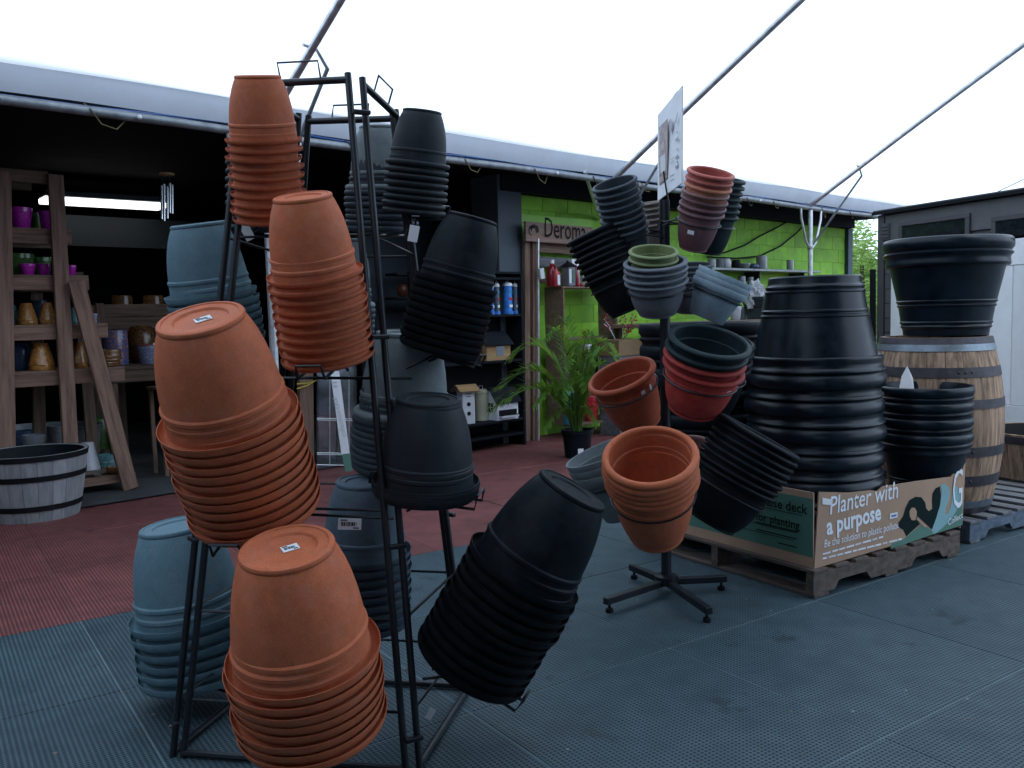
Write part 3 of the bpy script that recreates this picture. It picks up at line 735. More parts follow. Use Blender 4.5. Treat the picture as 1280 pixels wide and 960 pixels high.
def stack(desc, shape, cols_, n, lo, hi, Rpx, d, tau, inverted, group, word='pot', seg=40, name='flower_pot', cat='flower pot', Rat='lo', jit=0.6, hs=1.0):
    """n nested pots between the sight lines lo (lowest centre) and hi (highest centre); lo lies d ahead of the camera"""
    p0 = at(lo[0], lo[1], d); p1 = solve_end(p0, hi, tau, d)
    A = (p1 - p0); Ln = A.length; A.normalize()
    R = Rpx * (d if Rat == 'lo' else (p1 - OC).dot(FW)) / FPX
    h = SHAPES[shape][2] * R * hs
    if n == 1: R = Ln / SHAPES[shape][2]; h = Ln
    pitch = (Ln - h) / max(n - 1, 1)
    out = []
    for k in range(n):                                   # k = 0 lowest
        i_top = n - 1 - k
        m, cw = cols_[min(i_top, len(cols_) - 1)]
        Aj = (A + Vector((random.uniform(-1, 1), random.uniform(-1, 1), random.uniform(-1, 1))) * R_(jit)).normalized()
        off = Vector((random.uniform(-1, 1), random.uniform(-1, 1), 0)) * R * 0.012
        sp = random.uniform(0, 6.28)
        if 0 < k < n - 1: off += A * pitch * random.uniform(-0.05, 0.05)
        if inverted: mw = axis_frame(p0 + A * (pitch * k + h) + off, -Aj, sp)
        else: mw = axis_frame(p0 + A * (pitch * k) + off, Aj, sp)
        pos = 'topmost' if i_top == 0 else ('lowest' if k == 0 else ORD[i_top] + ' from top')
        lab = f'{cw} {word}, {pos} in {desc}' if n > 1 else f'{cw} {word} {desc}'
        out.append(one_pot(name, shape, m, R, mw, lab, cat, group, seg, hs))
    STACKS[desc] = (p0, p1, A, R, h, pitch, out)
    return STACKS[desc]
GR = 'pots stacked upside down on the wire rack'
TC, TD = (terracotta, 'terracotta'), (terra_dark, 'deep terracotta')
s1 = stack('the slim upside-down stack at the rack top', 'plate', [TC], 10, (338, 276), (322, 94), 45.5, 2.74, 16, True, GR)
s2 = stack('the upright upside-down stack mid rack', 'plate', [TC], 10, (411, 448), (378, 244), 58, 2.60, 15, True, GR)
s3 = stack('the big upside-down stack tilting left', 'lip', [TC], 11, (321, 638), (250, 396), 82, 2.48, 20, True, GR, seg=56)
s4 = stack('the front upside-down stack near the floor', 'lip', [TC], 8, (392, 905), (358, 682), 93, 2.36, 13, True, GR, seg=56)
s5 = stack('the upside-down stack behind the rack left posts', 'lip', [(sage, 'sage blue')], 7, (277, 432), (248, 279), 55, 2.96, 7, True, GR)
s6 = stack('the left upside-down stack by the floor', 'lip', [(sage, 'sage blue')], 6, (252, 842), (219, 655), 72, 3.06, 0, True, GR, seg=48)
s7 = stack('the stack hidden behind slim terracotta one', 'bead', [(darkteal, 'dark teal')], 9, (330, 290), (327, 130), 45, 3.12, 4, True, GR)
s8 = stack('the upside-down stack at the rack top back', 'bead', [(greygreen, 'grey green'), (slate, 'slate')], 8, (478, 290), (477, 158), 46, 3.16, 6, True, GR)
s9 = stack('the upside-down stack at the rack top right', 'bead', [(charcoal, 'charcoal')], 8, (517, 268), (528, 138), 40, 2.93, 8, True, GR)
s10 = stack('the right-tilting upside-down stack mid rack', 'lip', [(black, 'black')], 10, (548, 440), (591, 271), 53, 2.82, 3, True, GR)
s11 = stack('the short upside-down stack right of the posts', 'lip', [(charcoal, 'charcoal')], 4, (532, 618), (536, 497), 67, 2.72, 7, True, GR)
s12 = stack('the upside-down stack behind the short one', 'bead', [(greygreen, 'grey'), (slate, 'slate')], 10, (500, 586), (508, 415), 62, 3.02, 5, True, GR)
s13 = stack('the low upside-down stack behind the front terracotta', 'lip', [(bluegrey, 'blue grey'), (bluegrey, 'blue grey')], 9, (457, 778), (455, 600), 57, 2.95, 5, True, GR)
s14 = stack('the low stack leaning far right', 'lip', [(black, 'black')], 11, (585, 833), (717, 610), 76, 2.70, 6, True, GR, seg=56)
s15 = stack('the stack hidden behind mid terracotta one', 'bead', [(greygreen, 'grey'), (slate, 'slate')], 9, (416, 436), (424, 296), 50, 3.05, 5, True, GR)
def base_sticker(st, dx, dy, w, rot):
    """price sticker on the upturned base of a stack's top pot"""
    p0, p1, A, R, h, pitch, pots = st
    mw = axis_frame(p1 - A * (0.045 * R - 0.0008), A)
    to_c = Vector((OC.x - p1.x, OC.y - p1.y, 0)); to_c = (to_c - A * to_c.dot(A)).normalized()
    rt = to_c.cross(A) * -1
    x = (rt * math.cos(rot) - to_c * math.sin(rot)).normalized(); y = A.cross(x)
    p = p1 - A * (0.045 * R - 0.001) + rt * dx - to_c * dy
    sticker(pots[-1], Matrix(((x.x, y.x, A.x, p.x), (x.y, y.y, A.y, p.y), (x.z, y.z, A.z, p.z), (0, 0, 0, 1))), w, w * 0.75)
base_sticker(s3, 0.005, 0.0, 0.042, 0.15)
base_sticker(s4, 0.008, 0.0, 0.042, 0.25)

# ------------------------------------------------------------------ the wire rack
rack = empty('pot_display_rack', (-0.66, 2.75, 0))
tag(rack, 'tall black wire display rack with paired posts carrying upside-down pot stacks', 'display rack')
fa, fb, fc = onz(216, 945), onz(520, 968), onz(587, 862)
fd = fa + (fc - fb)
ta, tb, tcn, td = at(303, 106, 2.74), at(447, 99, 2.66), at(499, 148, 2.94), at(378, 152, 3.02)
feet, tops = [fa, fb, fc, fd], [ta, tb, tcn, td]
def lerp(a, b, t): return a + (b - a) * t
panels = []
for i in range(4):
    j = (i + 1) % 4
    e_b = (feet[j] - feet[i]); e_t = (tops[j] - tops[i])
    ga, gb = (0.036, 0.034, 0.022, 0.022)[i], (0.03, 0.022, 0.022, 0.0)[i]
    a0, a1 = feet[i] + e_b.normalized() * ga, tops[i] + e_t.normalized() * ga
    b0, b1 = feet[j] - e_b.normalized() * gb, tops[j] - e_t.normalized() * gb
    panels.append((a0, a1, b0, b1))
    for p, q in ((a0, a1), (b0, b1)):
        q2 = q + (q - p).normalized() * 0.02
        o = tube('post', [p, lerp(p, q, .5), q2], 0.0108, rackmetal, rack, 10)
    tube('top_bar', [a1, b1], 0.011, rackmetal, rack, 10)
    tube('base_bar', [a0 + Z * 0.013, b0 + Z * 0.013], 0.011, rackmetal, rack, 8)
    for f_ in (0.085, 0.215, 0.37, 0.56, 0.77):
        tube('cross_wire', [lerp(a0, a1, f_), lerp(b0, b1, f_)], 0.0045, rackmetal, rack, 6)
    # stop loop standing on the top bar
    q0, q1 = lerp(a1, b1, 0.3), lerp(a1, b1, 0.72)
    nrm = (b1 - a1).cross(Z).normalized() * 0.02
    tube('stop_loop', [q0, q0 + Z * 0.055 + nrm, q1 + Z * 0.055 + nrm, q1], 0.0035, rackmetal, rack, 6)
for i in range(4):                                      # clips that tie neighbouring panels together
    for f_ in (0.05, 0.32, 0.62, 0.95):
        p = lerp(feet[i], tops[i], f_)
        out = (feet[i] - (feet[0] + feet[2]) / 2).normalized()
        box('clip', frame(p + out * 0.006, (feet[(i + 1) % 4] - feet[i - 1]), Z), 0.055, 0.018, 0.014, rackmetal, rack, 0.003)
def panel_point(i, p):
    """nearest point of panel i's plane frame at the height of p"""
    a0, a1, b0, b1 = panels[i]
    f_ = max(0.02, min(0.98, p.z / a1.z))
    a, b = lerp(a0, a1, f_), lerp(b0, b1, f_)
    e = b - a; s = max(0.06, min(0.94, (p - a).dot(e) / e.length_squared))
    return a + e * s
def arm(st, i):
    """a wire cradle under a stack: two wires out from the panel, an upturned stop at their end"""
    p0, p1, A, R, h, pitch, pots = st
    c = p0 - A * (0.006)
    pp = panel_point(i, c - A * 0.03)
    d = c - pp; d = (d - A * d.dot(A))
    if d.length < 0.02: d = Vector((c.x - fa.x, c.y - fa.y, 0))
    d.normalize(); w = d.cross(A).normalized() * min(0.045, R * 0.3)
    e = c + d * R * 1.02
    up = A * 0.035
    pts = [pp - w, c - w - A * 0.006, e - w - A * 0.006, e - w * 0.9 + up + d * 0.006, e + w * 0.9 + up + d * 0.006, e + w - A * 0.006, c + w - A * 0.006, pp + w]
    tube('cradle', pts, 0.0045, rackmetal, rack, 6)
for st, i in ((s1, 0), (s2, 0), (s3, 0), (s4, 0), (s5, 3), (s6, 3), (s7, 2), (s8, 2), (s9, 1), (s10, 1), (s11, 1), (s12, 2), (s13, 2), (s14, 1), (s15, 2)): arm(st, i)
# barcode holder clipped to a cross wire, hang tags
def card(name, px, d, w, h, label, cat, roll=0.0, m=paper, bars=True, par=None):
    p = at(px[0], px[1], d); n = (OC - p); n.z = 0; n.normalize()
    x = Z.cross(n).normalized()
    mw = Matrix(((x.x, 0, n.x, p.x), (x.y, 0, n.y, p.y), (0, 1, 0, p.z), (0, 0, 0, 1))) @ Matrix.Rotation(roll, 4, 'Z')
    return sticker(par, mw, w, h, m, bars, name)
ch = card('price_card', (437, 655), 2.60, 0.068, 0.034, '', '', R_(-5), par=None)
tag(ch, 'white barcode card clipped to the rack wire before the blue grey pots', 'price card')
tube('cross_wire', [at(385, 643, 2.63), at(492, 648, 2.6)], 0.0045, rackmetal, rack, 6)
tag(card('price_card', (517, 292), 2.7, 0.03, 0.05, '', '', R_(-12), bars=False), 'small white price card hanging by the right posts near the rack top', 'price card')
tag(card('price_card', (524, 460), 2.95, 0.02, 0.032, '', '', R_(-8), bars=False), 'small white hang tag before the grey pot mid rack', 'price card')
tag(card('price_card', (509, 839), 2.75, 0.012, 0.02, '', '', R_(10), bars=False), 'tiny white tag on the low back wire of the rack', 'price card')
tag(card('price_card', (538, 892), 2.62, 0.02, 0.035, '', '', R_(-30), bars=False), 'small white tag on the rack base below the black leaning stack', 'price card')
tag(card('price_card', (309, 290), 2.84, 0.03, 0.055, '', '', R_(25), bars=False), 'small pale tag hanging under the slim terracotta stack', 'price card')

# ------------------------------------------------------------------ round pot stand
GS = 'pots held on the arms of the round stand'
stand = empty('pot_stand', onz(833, 740))
tag(stand, 'black floor stand with four splayed feet holding pots on ring arms', 'display stand')
hub = onz(833, 741); hub.z = 0
ptop = at(836, 250, hub.y); ptop.x = hub.x + (ptop.x - hub.x) * 0.5
tube('pole', [hub + Z * 0.05, Vector((ptop.x, ptop.y, ptop.z))], 0.024, rackmetal, stand, 16)
bm = lathe_bm([(0, 0.045), (0.05, 0.045), (0.055, 0.05), (0.055, 0.085), (0.03, 0.09), (0, 0.09)], 20)
mesh_obj('hub', bm_mesh(bm, 'hub', 35), rackmetal, stand, Matrix.Translation(hub))
for x, y in ((757, 767), (908, 737), (887, 780), (789, 722)):
    e = onz(x, y); e.z = 0
    d = (e - hub).normalized()
    leg = plank('leg', hub + d * 0.03 + Z * 0.055, e + Z * 0.055, 0.032, 0.03, rackmetal, stand, Z, 0.002)
    ft = mesh_obj('foot', bm_mesh(lathe_bm([(0, 0), (0.016, 0), (0.018, 0.006), (0.016, 0.018), (0.006, 0.02), (0.006, 0.04), (0, 0.04)], 14), 'foot', 40), rubber, leg, Matrix.Translation(e - d * 0.025))
def ring(st, frac=0.86):
    """a wire ring under the lowest rim, two wires back to the pole"""
    p0, p1, A, R, h, pitch, pots = st
    zc = h * 0.70; c = p0 + A * zc; r = R * 0.90
    m = axis_frame(c, A)
    tube('ring_arm', [m @ Vector((r * math.cos(k * math.pi / 12), r * math.sin(k * math.pi / 12), 0)) for k in range(24)], 0.004, rackmetal, stand, 6, True)
    d = Vector((hub.x - c.x, hub.y - c.y, 0)); d = (d - A * d.dot(A)).normalized()
    for s in (-1, 1):
        w = A.cross(d).normalized() * s * r * 0.35
        pe = Vector((hub.x, hub.y, c.z + 0.01 * s)) + d.cross(Z) * 0.02 * s
        tube('ring_arm', [c + d * r * 0.93 + w, pe], 0.004, rackmetal, stand, 6)
GRD = (charcoal, 'dark grey'); BK = (black, 'black')
def U(*a, **k): return stack(*a, inverted=False, group=GS, **k)
Sa = U('the dark grey stack left of the sign', 'bead', [(slate, 'dark grey')], 8, (792, 322), (767.5, 228), 29.5, 4.10, 22, Rat='hi', hs=0.85)
Sb = U('the large stack tilting left on the stand', 'bead', [BK], 8, (786, 390), (742, 289), 38, 4.08, 2, Rat='hi', hs=0.85)
Sc = U('the small stack behind the stand pole', 'bead', [(taupe, 'taupe')], 5, (818, 310), (811, 253), 18, 4.35, 10, Rat='hi')
Sd = U('the mixed red stack right of the sign', 'bead', [(coral, 'coral red'), (coral, 'coral red'), (orange, 'orange'), (brown, 'dusky brown'), (plum, 'plum'), (plum, 'plum'), (plum, 'plum')], 7, (866, 311), (889, 214), 30.5, 4.0, 20, Rat='hi')
Se = U('the dark stack behind the mixed red one', 'bead', [(darkteal, 'dark green')], 7, (884, 316), (903, 222), 30, 4.22, 12, Rat='hi')
Sf = U('the centre stack with grey pots beneath', 'bead', [(olive, 'olive green'), (olive, 'olive green')], 2, (815.5, 362), (817, 313), 31.5, 3.77, 20, Rat='hi', hs=0.8)
Sf2 = U('the centre grey stack under the olive pots', 'bead', [(midgrey, 'grey')], 4, (822, 392), (819, 326), 40.5, 3.80, 18, Rat='hi', hs=0.66)
Sg = U('the stack behind the centre grey one', 'bead', [(midgrey, 'slate grey')], 5, (862, 390), (862, 330), 30, 4.25, 10, Rat='hi', hs=0.72)
Sh = U('the straight-sided stack tilting right', 'step', [(paleblue, 'pale blue')], 3, (883, 398), (907, 344), 36, 3.85, 2, Rat='hi')
Si = U('the middle stack of dark and red pots', 'bead', [(darkteal, 'dark teal'), (darkteal, 'dark teal'), (redpot, 'red'), (redpot, 'red')], 4, (865, 513), (888, 424), 53, 3.72, 20, Rat='hi', hs=0.74)
Sj = U('tilting left by itself on the stand', 'bead', [TD], 1, (801, 530), (776, 467), 43, 4.0, 22, Rat='hi')
Sk = U('the big open stack low on the stand', 'bead', [(terracotta, 'terracotta')], 5, (821, 668), (811, 567), 61, 3.60, 30, Rat='hi')
Sl = U('the big stack leaning right before the box', 'bead', [BK], 8, (886, 652), (951, 543), 57, 3.72, -4, Rat='hi', hs=0.7)
Sm = U('the low stack at the stand left', 'step', [(greygreen, 'sage grey')], 3, (788, 640), (757, 562), 54, 4.0, 3, Rat='hi')
Sn = U('behind the big open terracotta stack', 'bead', [(brown, 'brown')], 1, (860, 614), (851, 556), 37, 4.25, 12, Rat='hi')
So = U('the stack behind the red pots', 'bead', [BK], 4, (888, 515), (905, 425), 40, 4.15, 15, Rat='hi')
for st in (Sa, Sb, Sc, Sd, Se, Sf2, Sg, Sh, Si, Sj, Sk, Sl, Sm, So): ring(st)
def side_sticker(st, px, w, h, m=paper, bars=False):
    """a sticker on the outside wall of the lowest pot, where the sight line meets the wall"""
    p0, p1, A, R, hh, pitch, pots = st
    r = ray(*px); best = None
    ax = (OC - p0)
    for k in range(4000):                               # march the sight line until it meets the pot's wall
        p = OC + r * (2.8 + k * 0.0005)
        z = (p - p0).dot(A); q = p - p0 - A * z
        if 0 < z < hh:
            zn = z / R; rad = R * (0.61 + 0.25 * min(1, (zn / 1.1)) ** 0.75)
            if q.length < rad: best = (p, q.normalized()); break
    if not best: return
    p, n = best; n = (n - A * 0.12).normalized()
    x = A.cross(n).normalized(); y = n.cross(x); p = p + n * 0.006
    sticker(pots[0], Matrix(((x.x, y.x, n.x, p.x), (x.y, y.y, n.y, p.y), (x.z, y.z, n.z, p.z), (0, 0, 0, 1))), w, h, m, bars)
side_sticker(Sd, (864, 290), 0.030, 0.018)
side_sticker(Si, (909, 491), 0.024, 0.022)
side_sticker(Sj, (803, 490), 0.020, 0.018)
side_sticker(Sj, (812, 484), 0.012, 0.03)

# sign board on the stand
sg0, sg1 = at(822, 251, 4.35), at(852, 229, 3.95)
shx = Vector((sg1.x - sg0.x, sg1.y - sg0.y, 0))
st0 = at(822, 144, 4.35); st1 = at(852.5, 107, 3.95)
sgn = shx.normalized().cross(Z)
if sgn.dot(OC - sg0) < 0: sgn = -sgn
sb = poly_slab('sign_board', [sg0, sg1, st1, st0], sgn, 0.006, paper)
tag(sb, 'white printed sign board standing edgewise above the round pot stand', 'sign')
def SG(x, y): return onp(x, y, sg0 + sgn * 0.0015, sgn)
def mark(name, pts, m, par, nrm, f): return poly_slab(name, [f(*p) for p in pts], nrm, 0.0008, m, par)
mark('photo', [(824, 232), (834, 222), (834.5, 148), (824, 159)], photoink, sb, sgn, SG)
mark('photo', [(825, 197), (831, 192), (832, 212), (826, 217)], paper, sb, sgn, lambda x, y: onp(x, y, sg0 + sgn * 0.0025, sgn))
mark('printed_mark', [(838 + 1.8 * math.cos(a), 157 + 9 * math.sin(a)) for a in [k * math.pi / 8 for k in range(16)]], inkgrey, sb, sgn, SG)
mark('printed_mark', [(843, 155), (845, 153), (847.5, 140), (846, 143)], inkgrey, sb, sgn, SG)
for k, y in enumerate((163, 172, 184, 194, 200, 206)):
    mark('printed_mark', [(844, y + 2), (847.4, y - 1.5), (847.4, y + 2.2), (844, y + 5)] if k % 2 else [(845, y + 3), (847.4, y), (846.6, y + 4)], inkgrey, sb, sgn, SG)
for k, y in enumerate((200, 204, 220, 226)):
    mark('printed_mark', [(837, y), (842, y - 3), (842, y - 2.4), (837, y + 0.6)], inkgrey, sb, sgn, SG)
mark('printed_mark', [(841, 121), (845, 115), (847, 113), (843, 120)], inkgrey, sb, sgn, SG)
tube('sign_holder', [sg0 + Vector((0.01, 0.05, 0.10)), sg0 + Vector((0.03, 0.0, 0.12)), lerp(sg0, sg1, 0.45) + sgn * 0.02 + Z * 0.10, lerp(sg0, sg1, .45) - Z * 0.03, Vector((ptop.x, ptop.y, ptop.z - 0.01))], 0.004, rackmetal, stand, 6)

# ------------------------------------------------------------------ pallets, cardboard box, big planters, barrel
BA, BB = Vector((0.84, 0.545, 0)).normalized(), Vector((-0.545, 0.84, 0)).normalized()
def pallet(c0, la, lb, label, mtop, mside, n_top):
    """c0 front corner on the floor, stringers along BA, deck boards along BB"""
    p = empty('pallet', c0); tag(p, label, 'pallet', 'wooden pallets on the rubber floor')
    H, SW = 0.095, 0.042
    for k in range(3):                                  # notched stringers
        o = c0 + BB * (k * (lb - SW) / 2) + Z * 0.018
        L = la; prof = [(0, 0), (L * .13, 0), (L * .15, .035), (L * .17, .04), (L * .33, .04), (L * .36, 0), (L * .64, 0), (L * .66, .035), (L * .68, .04), (L * .84, .04), (L * .87, 0), (L, 0), (L, H), (0, H)]
        pts = [o + BA * a + Z * z for a, z in prof]
        poly_slab('stringer', pts, -BB, SW, mside, p)
    w = 0.10
    for k in range(n_top):
        a = w / 2 + (la - w) * k / (n_top - 1) + random.uniform(-0.006, 0.006)
        s = c0 + BA * a + Z * (0.018 + H + 0.009) - BB * random.uniform(0, 0.008)
        plank('deck_board', s, s + BB * lb, w * random.uniform(0.9, 1.05), 0.016, mtop, p, Z, 0.002)
    for a in (0.06, la / 2, la - 0.06):
        s = c0 + BA * a + Z * 0.009
        plank('bottom_board', s, s + BB * lb, 0.1, 0.016, mtop, p, Z, 0.002)
    return p
C0 = onz(1017, 749); C0.z = 0.012 - 0.012
pallet(C0, 1.18, 1.22, 'weathered brown pallet under the printed cardboard planter box', palletwood, palletwood, 8)
C1 = onz(1212, 681); C1.z = 0
pallet(C1, 1.25, 1.15, 'grey blue pallet carrying the oak barrel', greypallet, bluepallet, 8)
PZ = 0.018 + 0.095 + 0.018
# box: thin card panels with a torn top edge, its front face traced on the real plane
bxo = onz(1018, 711, PZ)
nF, nL = -BB, -BA
def BF(x, y, o=0.0): return onp(x, y, bxo + nF * o, nF)
def BL(x, y, o=0.0): return onp(x, y, bxo + nL * o, nL)
cbx = empty('cardboard_box', bxo); tag(cbx, 'printed kraft cardboard display box on the brown pallet holding black planters', 'cardboard box')
fp = poly_slab('front_panel', [BF(*p) for p in ((1018, 711), (1203, 656), (1207, 579), (1199, 583), (1189, 596), (1150, 601), (1104, 608), (1097, 614), (1090, 613), (1060, 616), (1024, 615))], nF, 0.006, kraft, cbx)
fz = BF(1024, 615).z
e_r = (BF(1203, 656) - bxo).dot(BA)
lb_ = 1.16
def quad(o0, ax, l, z0, z1a, z1b): return [o0 + Z * z0, o0 + ax * l + Z * z0, o0 + ax * l + Z * z1b, o0 + Z * z1a]
hbx = fz - PZ
o_l = bxo + BB * 0.007
lpn = poly_slab('side_panel', quad(o_l, BB, lb_, 0, hbx, hbx * 0.97), nL, 0.006, kraft, cbx)
poly_slab('side_panel', quad(bxo + BA * (e_r - 0.006) + BB * 0.007, BB, lb_, 0, 0.2, 0.2), BA, 0.006, kraft, cbx)
poly_slab('back_panel', quad(bxo + BB * (lb_ + 0.015), BA, e_r, 0, hbx * .95, hbx * .9), BB, 0.006, kraft, cbx)
# print on the left face
zz = lambda y0: y0
pg = poly_slab('green_print', [o_l + BB * 0.0 + nL * 0.001 + Z * 0.05, o_l + BB * lb_ + nL * 0.001 + Z * 0.05, o_l + BB * lb_ + nL * 0.001 + Z * (hbx - 0.035), o_l + nL * 0.001 + Z * (hbx - 0.03)], nL, 0.0008, pgreen, lpn)
def Lp(b, z, o=0.003): return o_l + BB * b + Z * z + nL * o
letters('Space saving false deck', Lp(0.62, hbx - 0.105), Lp(0.03, hbx - 0.105), ink, lpn, nL, bold=0.012)
letters('Pot is ready for planting', Lp(0.62, hbx - 0.185), Lp(0.075, hbx - 0.185), ink, lpn, nL, bold=0.012)
for k, z in enumerate((0.118, 0.162, 0.205, 0.245)):
    z = hbx - z
    b0 = 0.06 + 0.015 * k
    poly_slab('printed_line', [Lp(b0, z), Lp(0.6, z), Lp(0.6, z + 0.0025), Lp(b0, z + 0.0025)], nL, 0.0006, ink, lpn)
for z, b1 in ((hbx - 0.20, 0.34), (hbx - 0.235, 0.33), (hbx - 0.275, 0.2)):
    poly_slab('printed_line', [Lp(0.09, z), Lp(b1, z), Lp(b1, z + 0.005), Lp(0.09, z + 0.005)], nL, 0.0006, ink, lpn)
# print on the front face
letters('Planter with', BF(1036, 643.5), BF(1121, 622), pwhite, fp, nF, shear=0.12, bold=0.004, stretch=1.12)
letters('a purpose', BF(1033, 668.5), BF(1101, 649), pwhite, fp, nF, bold=0.028, stretch=1.12)
letters('Be the solution to plastic pollution', BF(1029.5, 684.5), BF(1127, 659), pwhite, fp, nF, shear=0.1, stretch=1.2)
for k, (y0, y1, x1) in enumerate(((694, 672, 1104), (699.5, 673.5, 1132))):
    x = 1028.5
    rnd = random.Random(k)
    while x < x1 - 4:
        x2 = min(x + rnd.uniform(4, 11), x1)
        f0, f1 = (x - 1028.5) / (x1 - 1028.5), (x2 - 1028.5) / (x1 - 1028.5)
        ya, yb = y0 + (y1 - y0) * f0, y0 + (y1 - y0) * f1
        mark('small_print', [(x, ya), (x2, yb), (x2, yb - 2.1), (x, ya - 2.1)], pwhite, fp, nF, lambda x, y: BF(x, y, 0.0015))
        x = x2 + rnd.uniform(1.2, 2.4)
def mk(pts, m, lift): mark('printed_shape', [(1000 + x * 0.1875, 570 + y * 0.1875) for x, y in pts], m, fp, nF, lambda x, y: BF(x, y, lift))
mk([(605, 622), (610, 585), (690, 555), (770, 490), (815, 450), (850, 475), (890, 520)], pgreen, 0.0012)
mk([(890, 520), (865, 480), (905, 420), (935, 330), (945, 240), (940, 190), (965, 186), (990, 205), (1000, 250), (990, 300), (975, 340), (968, 385), (985, 385), (1008, 330), (1015, 250), (1020, 200), (1045, 200), (1083, 250), (1083, 455), (985, 490)], pteal, 0.0016)
mk([(895, 521), (950, 480), (1010, 420), (1083, 300), (1083, 460)], pgreen, 0.0020)
mk([(655, 450), (690, 400), (705, 345), (730, 295), (770, 272), (810, 275), (835, 310), (842, 350), (860, 368), (885, 350), (882, 300), (885, 250), (905, 215), (932, 203), (940, 260), (932, 330), (910, 410), (880, 490), (855, 465), (785, 400), (778, 425), (800, 455), (770, 480), (710, 535), (690, 490), (660, 475)], pdark, 0.0024)
mk([(732, 400), (730, 370), (745, 345), (765, 345), (779, 370), (778, 400), (768, 428), (745, 428)], kraft, 0.0029)
mk([(775, 418), (783, 412), (845, 468), (832, 478)], kraft, 0.0030)
lg = letters('G', BF(1188.5, 637), BF(1201, 633), pwhite, fp, nF, shear=0.12, bold=0.0, stretch=2.1, lift=0.0045)
letters('Collect', BF(1184, 657), BF(1202, 647), pwhite, fp, nF, lift=0.0045, shear=0.1)
mk([(150, 278), (218, 290), (216, 328), (150, 322)], paper, 0.0032)
mk([(600, 385), (652, 374), (650, 408), (598, 422)], paper, 0.0032)
mk([(612, 395), (645, 388), (643, 400), (610, 408)], bluewire, 0.0040)
GP = 'large black ribbed planters'
GB = (gloss_black, 'glossy black')
def place(desc, shape, c, R, n, pitch, inverted, z0, group=GP, m=GB, word='ribbed planter', lean=0.0):
    h = SHAPES[shape][2] * R
    for k in range(n):
        i_top = n - 1 - k
        A = Vector((random.uniform(-1, 1) * 0.008, random.uniform(-1, 1) * 0.008, 1)).normalized()
        p = Vector((c.x + random.uniform(-1, 1) * 0.004, c.y + random.uniform(-1, 1) * 0.004, z0 + pitch * k))
        mw = axis_frame(p + A * h, -A, random.uniform(0, 6)) if inverted else axis_frame(p, A, random.uniform(0, 6))
        pos = 'topmost' if i_top == 0 else ('lowest' if k == 0 else ORD[i_top] + ' from top')
        lab = f'{m[1]} {word}, {pos} in {desc}' if n > 1 else f'{m[1]} {word} {desc}'
        one_pot('planter', shape, m[0], R, mw, lab, 'planter', group, 72)
def ground_at(px, d):
    p = at(px, 480, d); return Vector((p.x, p.y, 0))
cB = ground_at(1017, 4.50)
Rb = 0.342
topz = at(1017, 346, 4.50).z
nbig = 7; pit = (topz - PZ - 0.01 - 1.615 * Rb) / (nbig - 1)
place('the tall upside-down stack in the printed box', 'tub', cB, Rb, nbig, pit, True, PZ + 0.01)
cS = ground_at(1156, 4.74)
zS = onp(1156, 481, cS, Vector((0, 1, 0))).z
place('the short upright stack at the box end', 'tub', cS, 0.240, 4, 0.082, False, zS - 1.615 * 0.24 - 3 * 0.082, m=(gloss_black, 'black'))
cR = ground_at(875, 5.08)
zR = at(875, 403, 5.0).z
place('the upright stack behind the round stand', 'tub', cR, 0.345, 6, 0.125, False, zR - 1.615 * 0.345 - 5 * 0.125, m=(black, 'matt black'))
# oak barrel: separate staves, hoops, head planks
cO = ground_at(1168, 5.22)
bar = empty('oak_barrel', cO + Z * PZ); tag(bar, 'tall oak barrel with dark iron hoops standing on the grey blue pallet', 'barrel')
HB = 1.0
def br(f): return 0.298 + 0.072 * (1 - (2 * f - 1) ** 2)
NS = 22
def stave_bm(wd):
    bm = bmesh.new(); rows = []
    for i in range(13):
        f = i / 12; r = br(f)
        rows.append([bm.verts.new(((r - t) * math.cos(a), (r - t) * math.sin(a), f * HB)) for a, t in ((-wd, 0.0015), (-wd * 0.5, 0), (wd * 0.5, 0), (wd, 0.0015), (wd, 0.026), (-wd, 0.026))])
    for a, b in zip(rows, rows[1:]):
        for k in range(6): bm.faces.new((a[k], a[(k + 1) % 6], b[(k + 1) % 6], b[k]))
    bm.faces.new(rows[0][::-1]); bm.faces.new(rows[-1])
    return bm_mesh(bm, 'stave', 30)
sm = [stave_bm(math.pi / NS * k) for k in (0.975, 0.965, 0.98)]
for me in sm: me.materials.append(oak)
for k in range(NS):
    mesh_obj('stave', sm[k % 3], None, bar, Matrix.Translation(cO + Z * PZ) @ Matrix.Rotation(2 * math.pi * k / NS, 4, 'Z'))
for f0, f1, m in ((0.965, 1.0, hoopiron), (0.925, 0.963, hooplight), (0.78, 0.835, hoopiron), (0.605, 0.655, hoopiron), (0.335, 0.39, hoopiron), (0.165, 0.225, hoopiron), (0.035, 0.075, hooplight), (0.0, 0.034, hoopiron)):
    bm = lathe_bm([(br(f0) - 0.002, f0 * HB), (br(f0) + 0.004, f0 * HB), (br(f1) + 0.004, f1 * HB), (br(f1) - 0.002, f1 * HB)], 56, closed=True)
    hp = mesh_obj('hoop', bm_mesh(bm, 'hoop', 30), m, bar, Matrix.Translation(cO + Z * PZ))
    if m is hoopiron and 0.1 < f0 < 0.9:
        for q in range(3):
            bm = bmesh.new(); bmesh.ops.create_uvsphere(bm, u_segments=8, v_segments=6, radius=0.008)
            a = R_(-95 + q * 6); r = br((f0 + f1) / 2) + 0.003
            mesh_obj('rivet', bm_mesh(bm, 'rivet', 60), m, hp, Matrix.Translation(cO + Vector((r * math.cos(a), r * math.sin(a), PZ + (f0 + f1) / 2 * HB))))
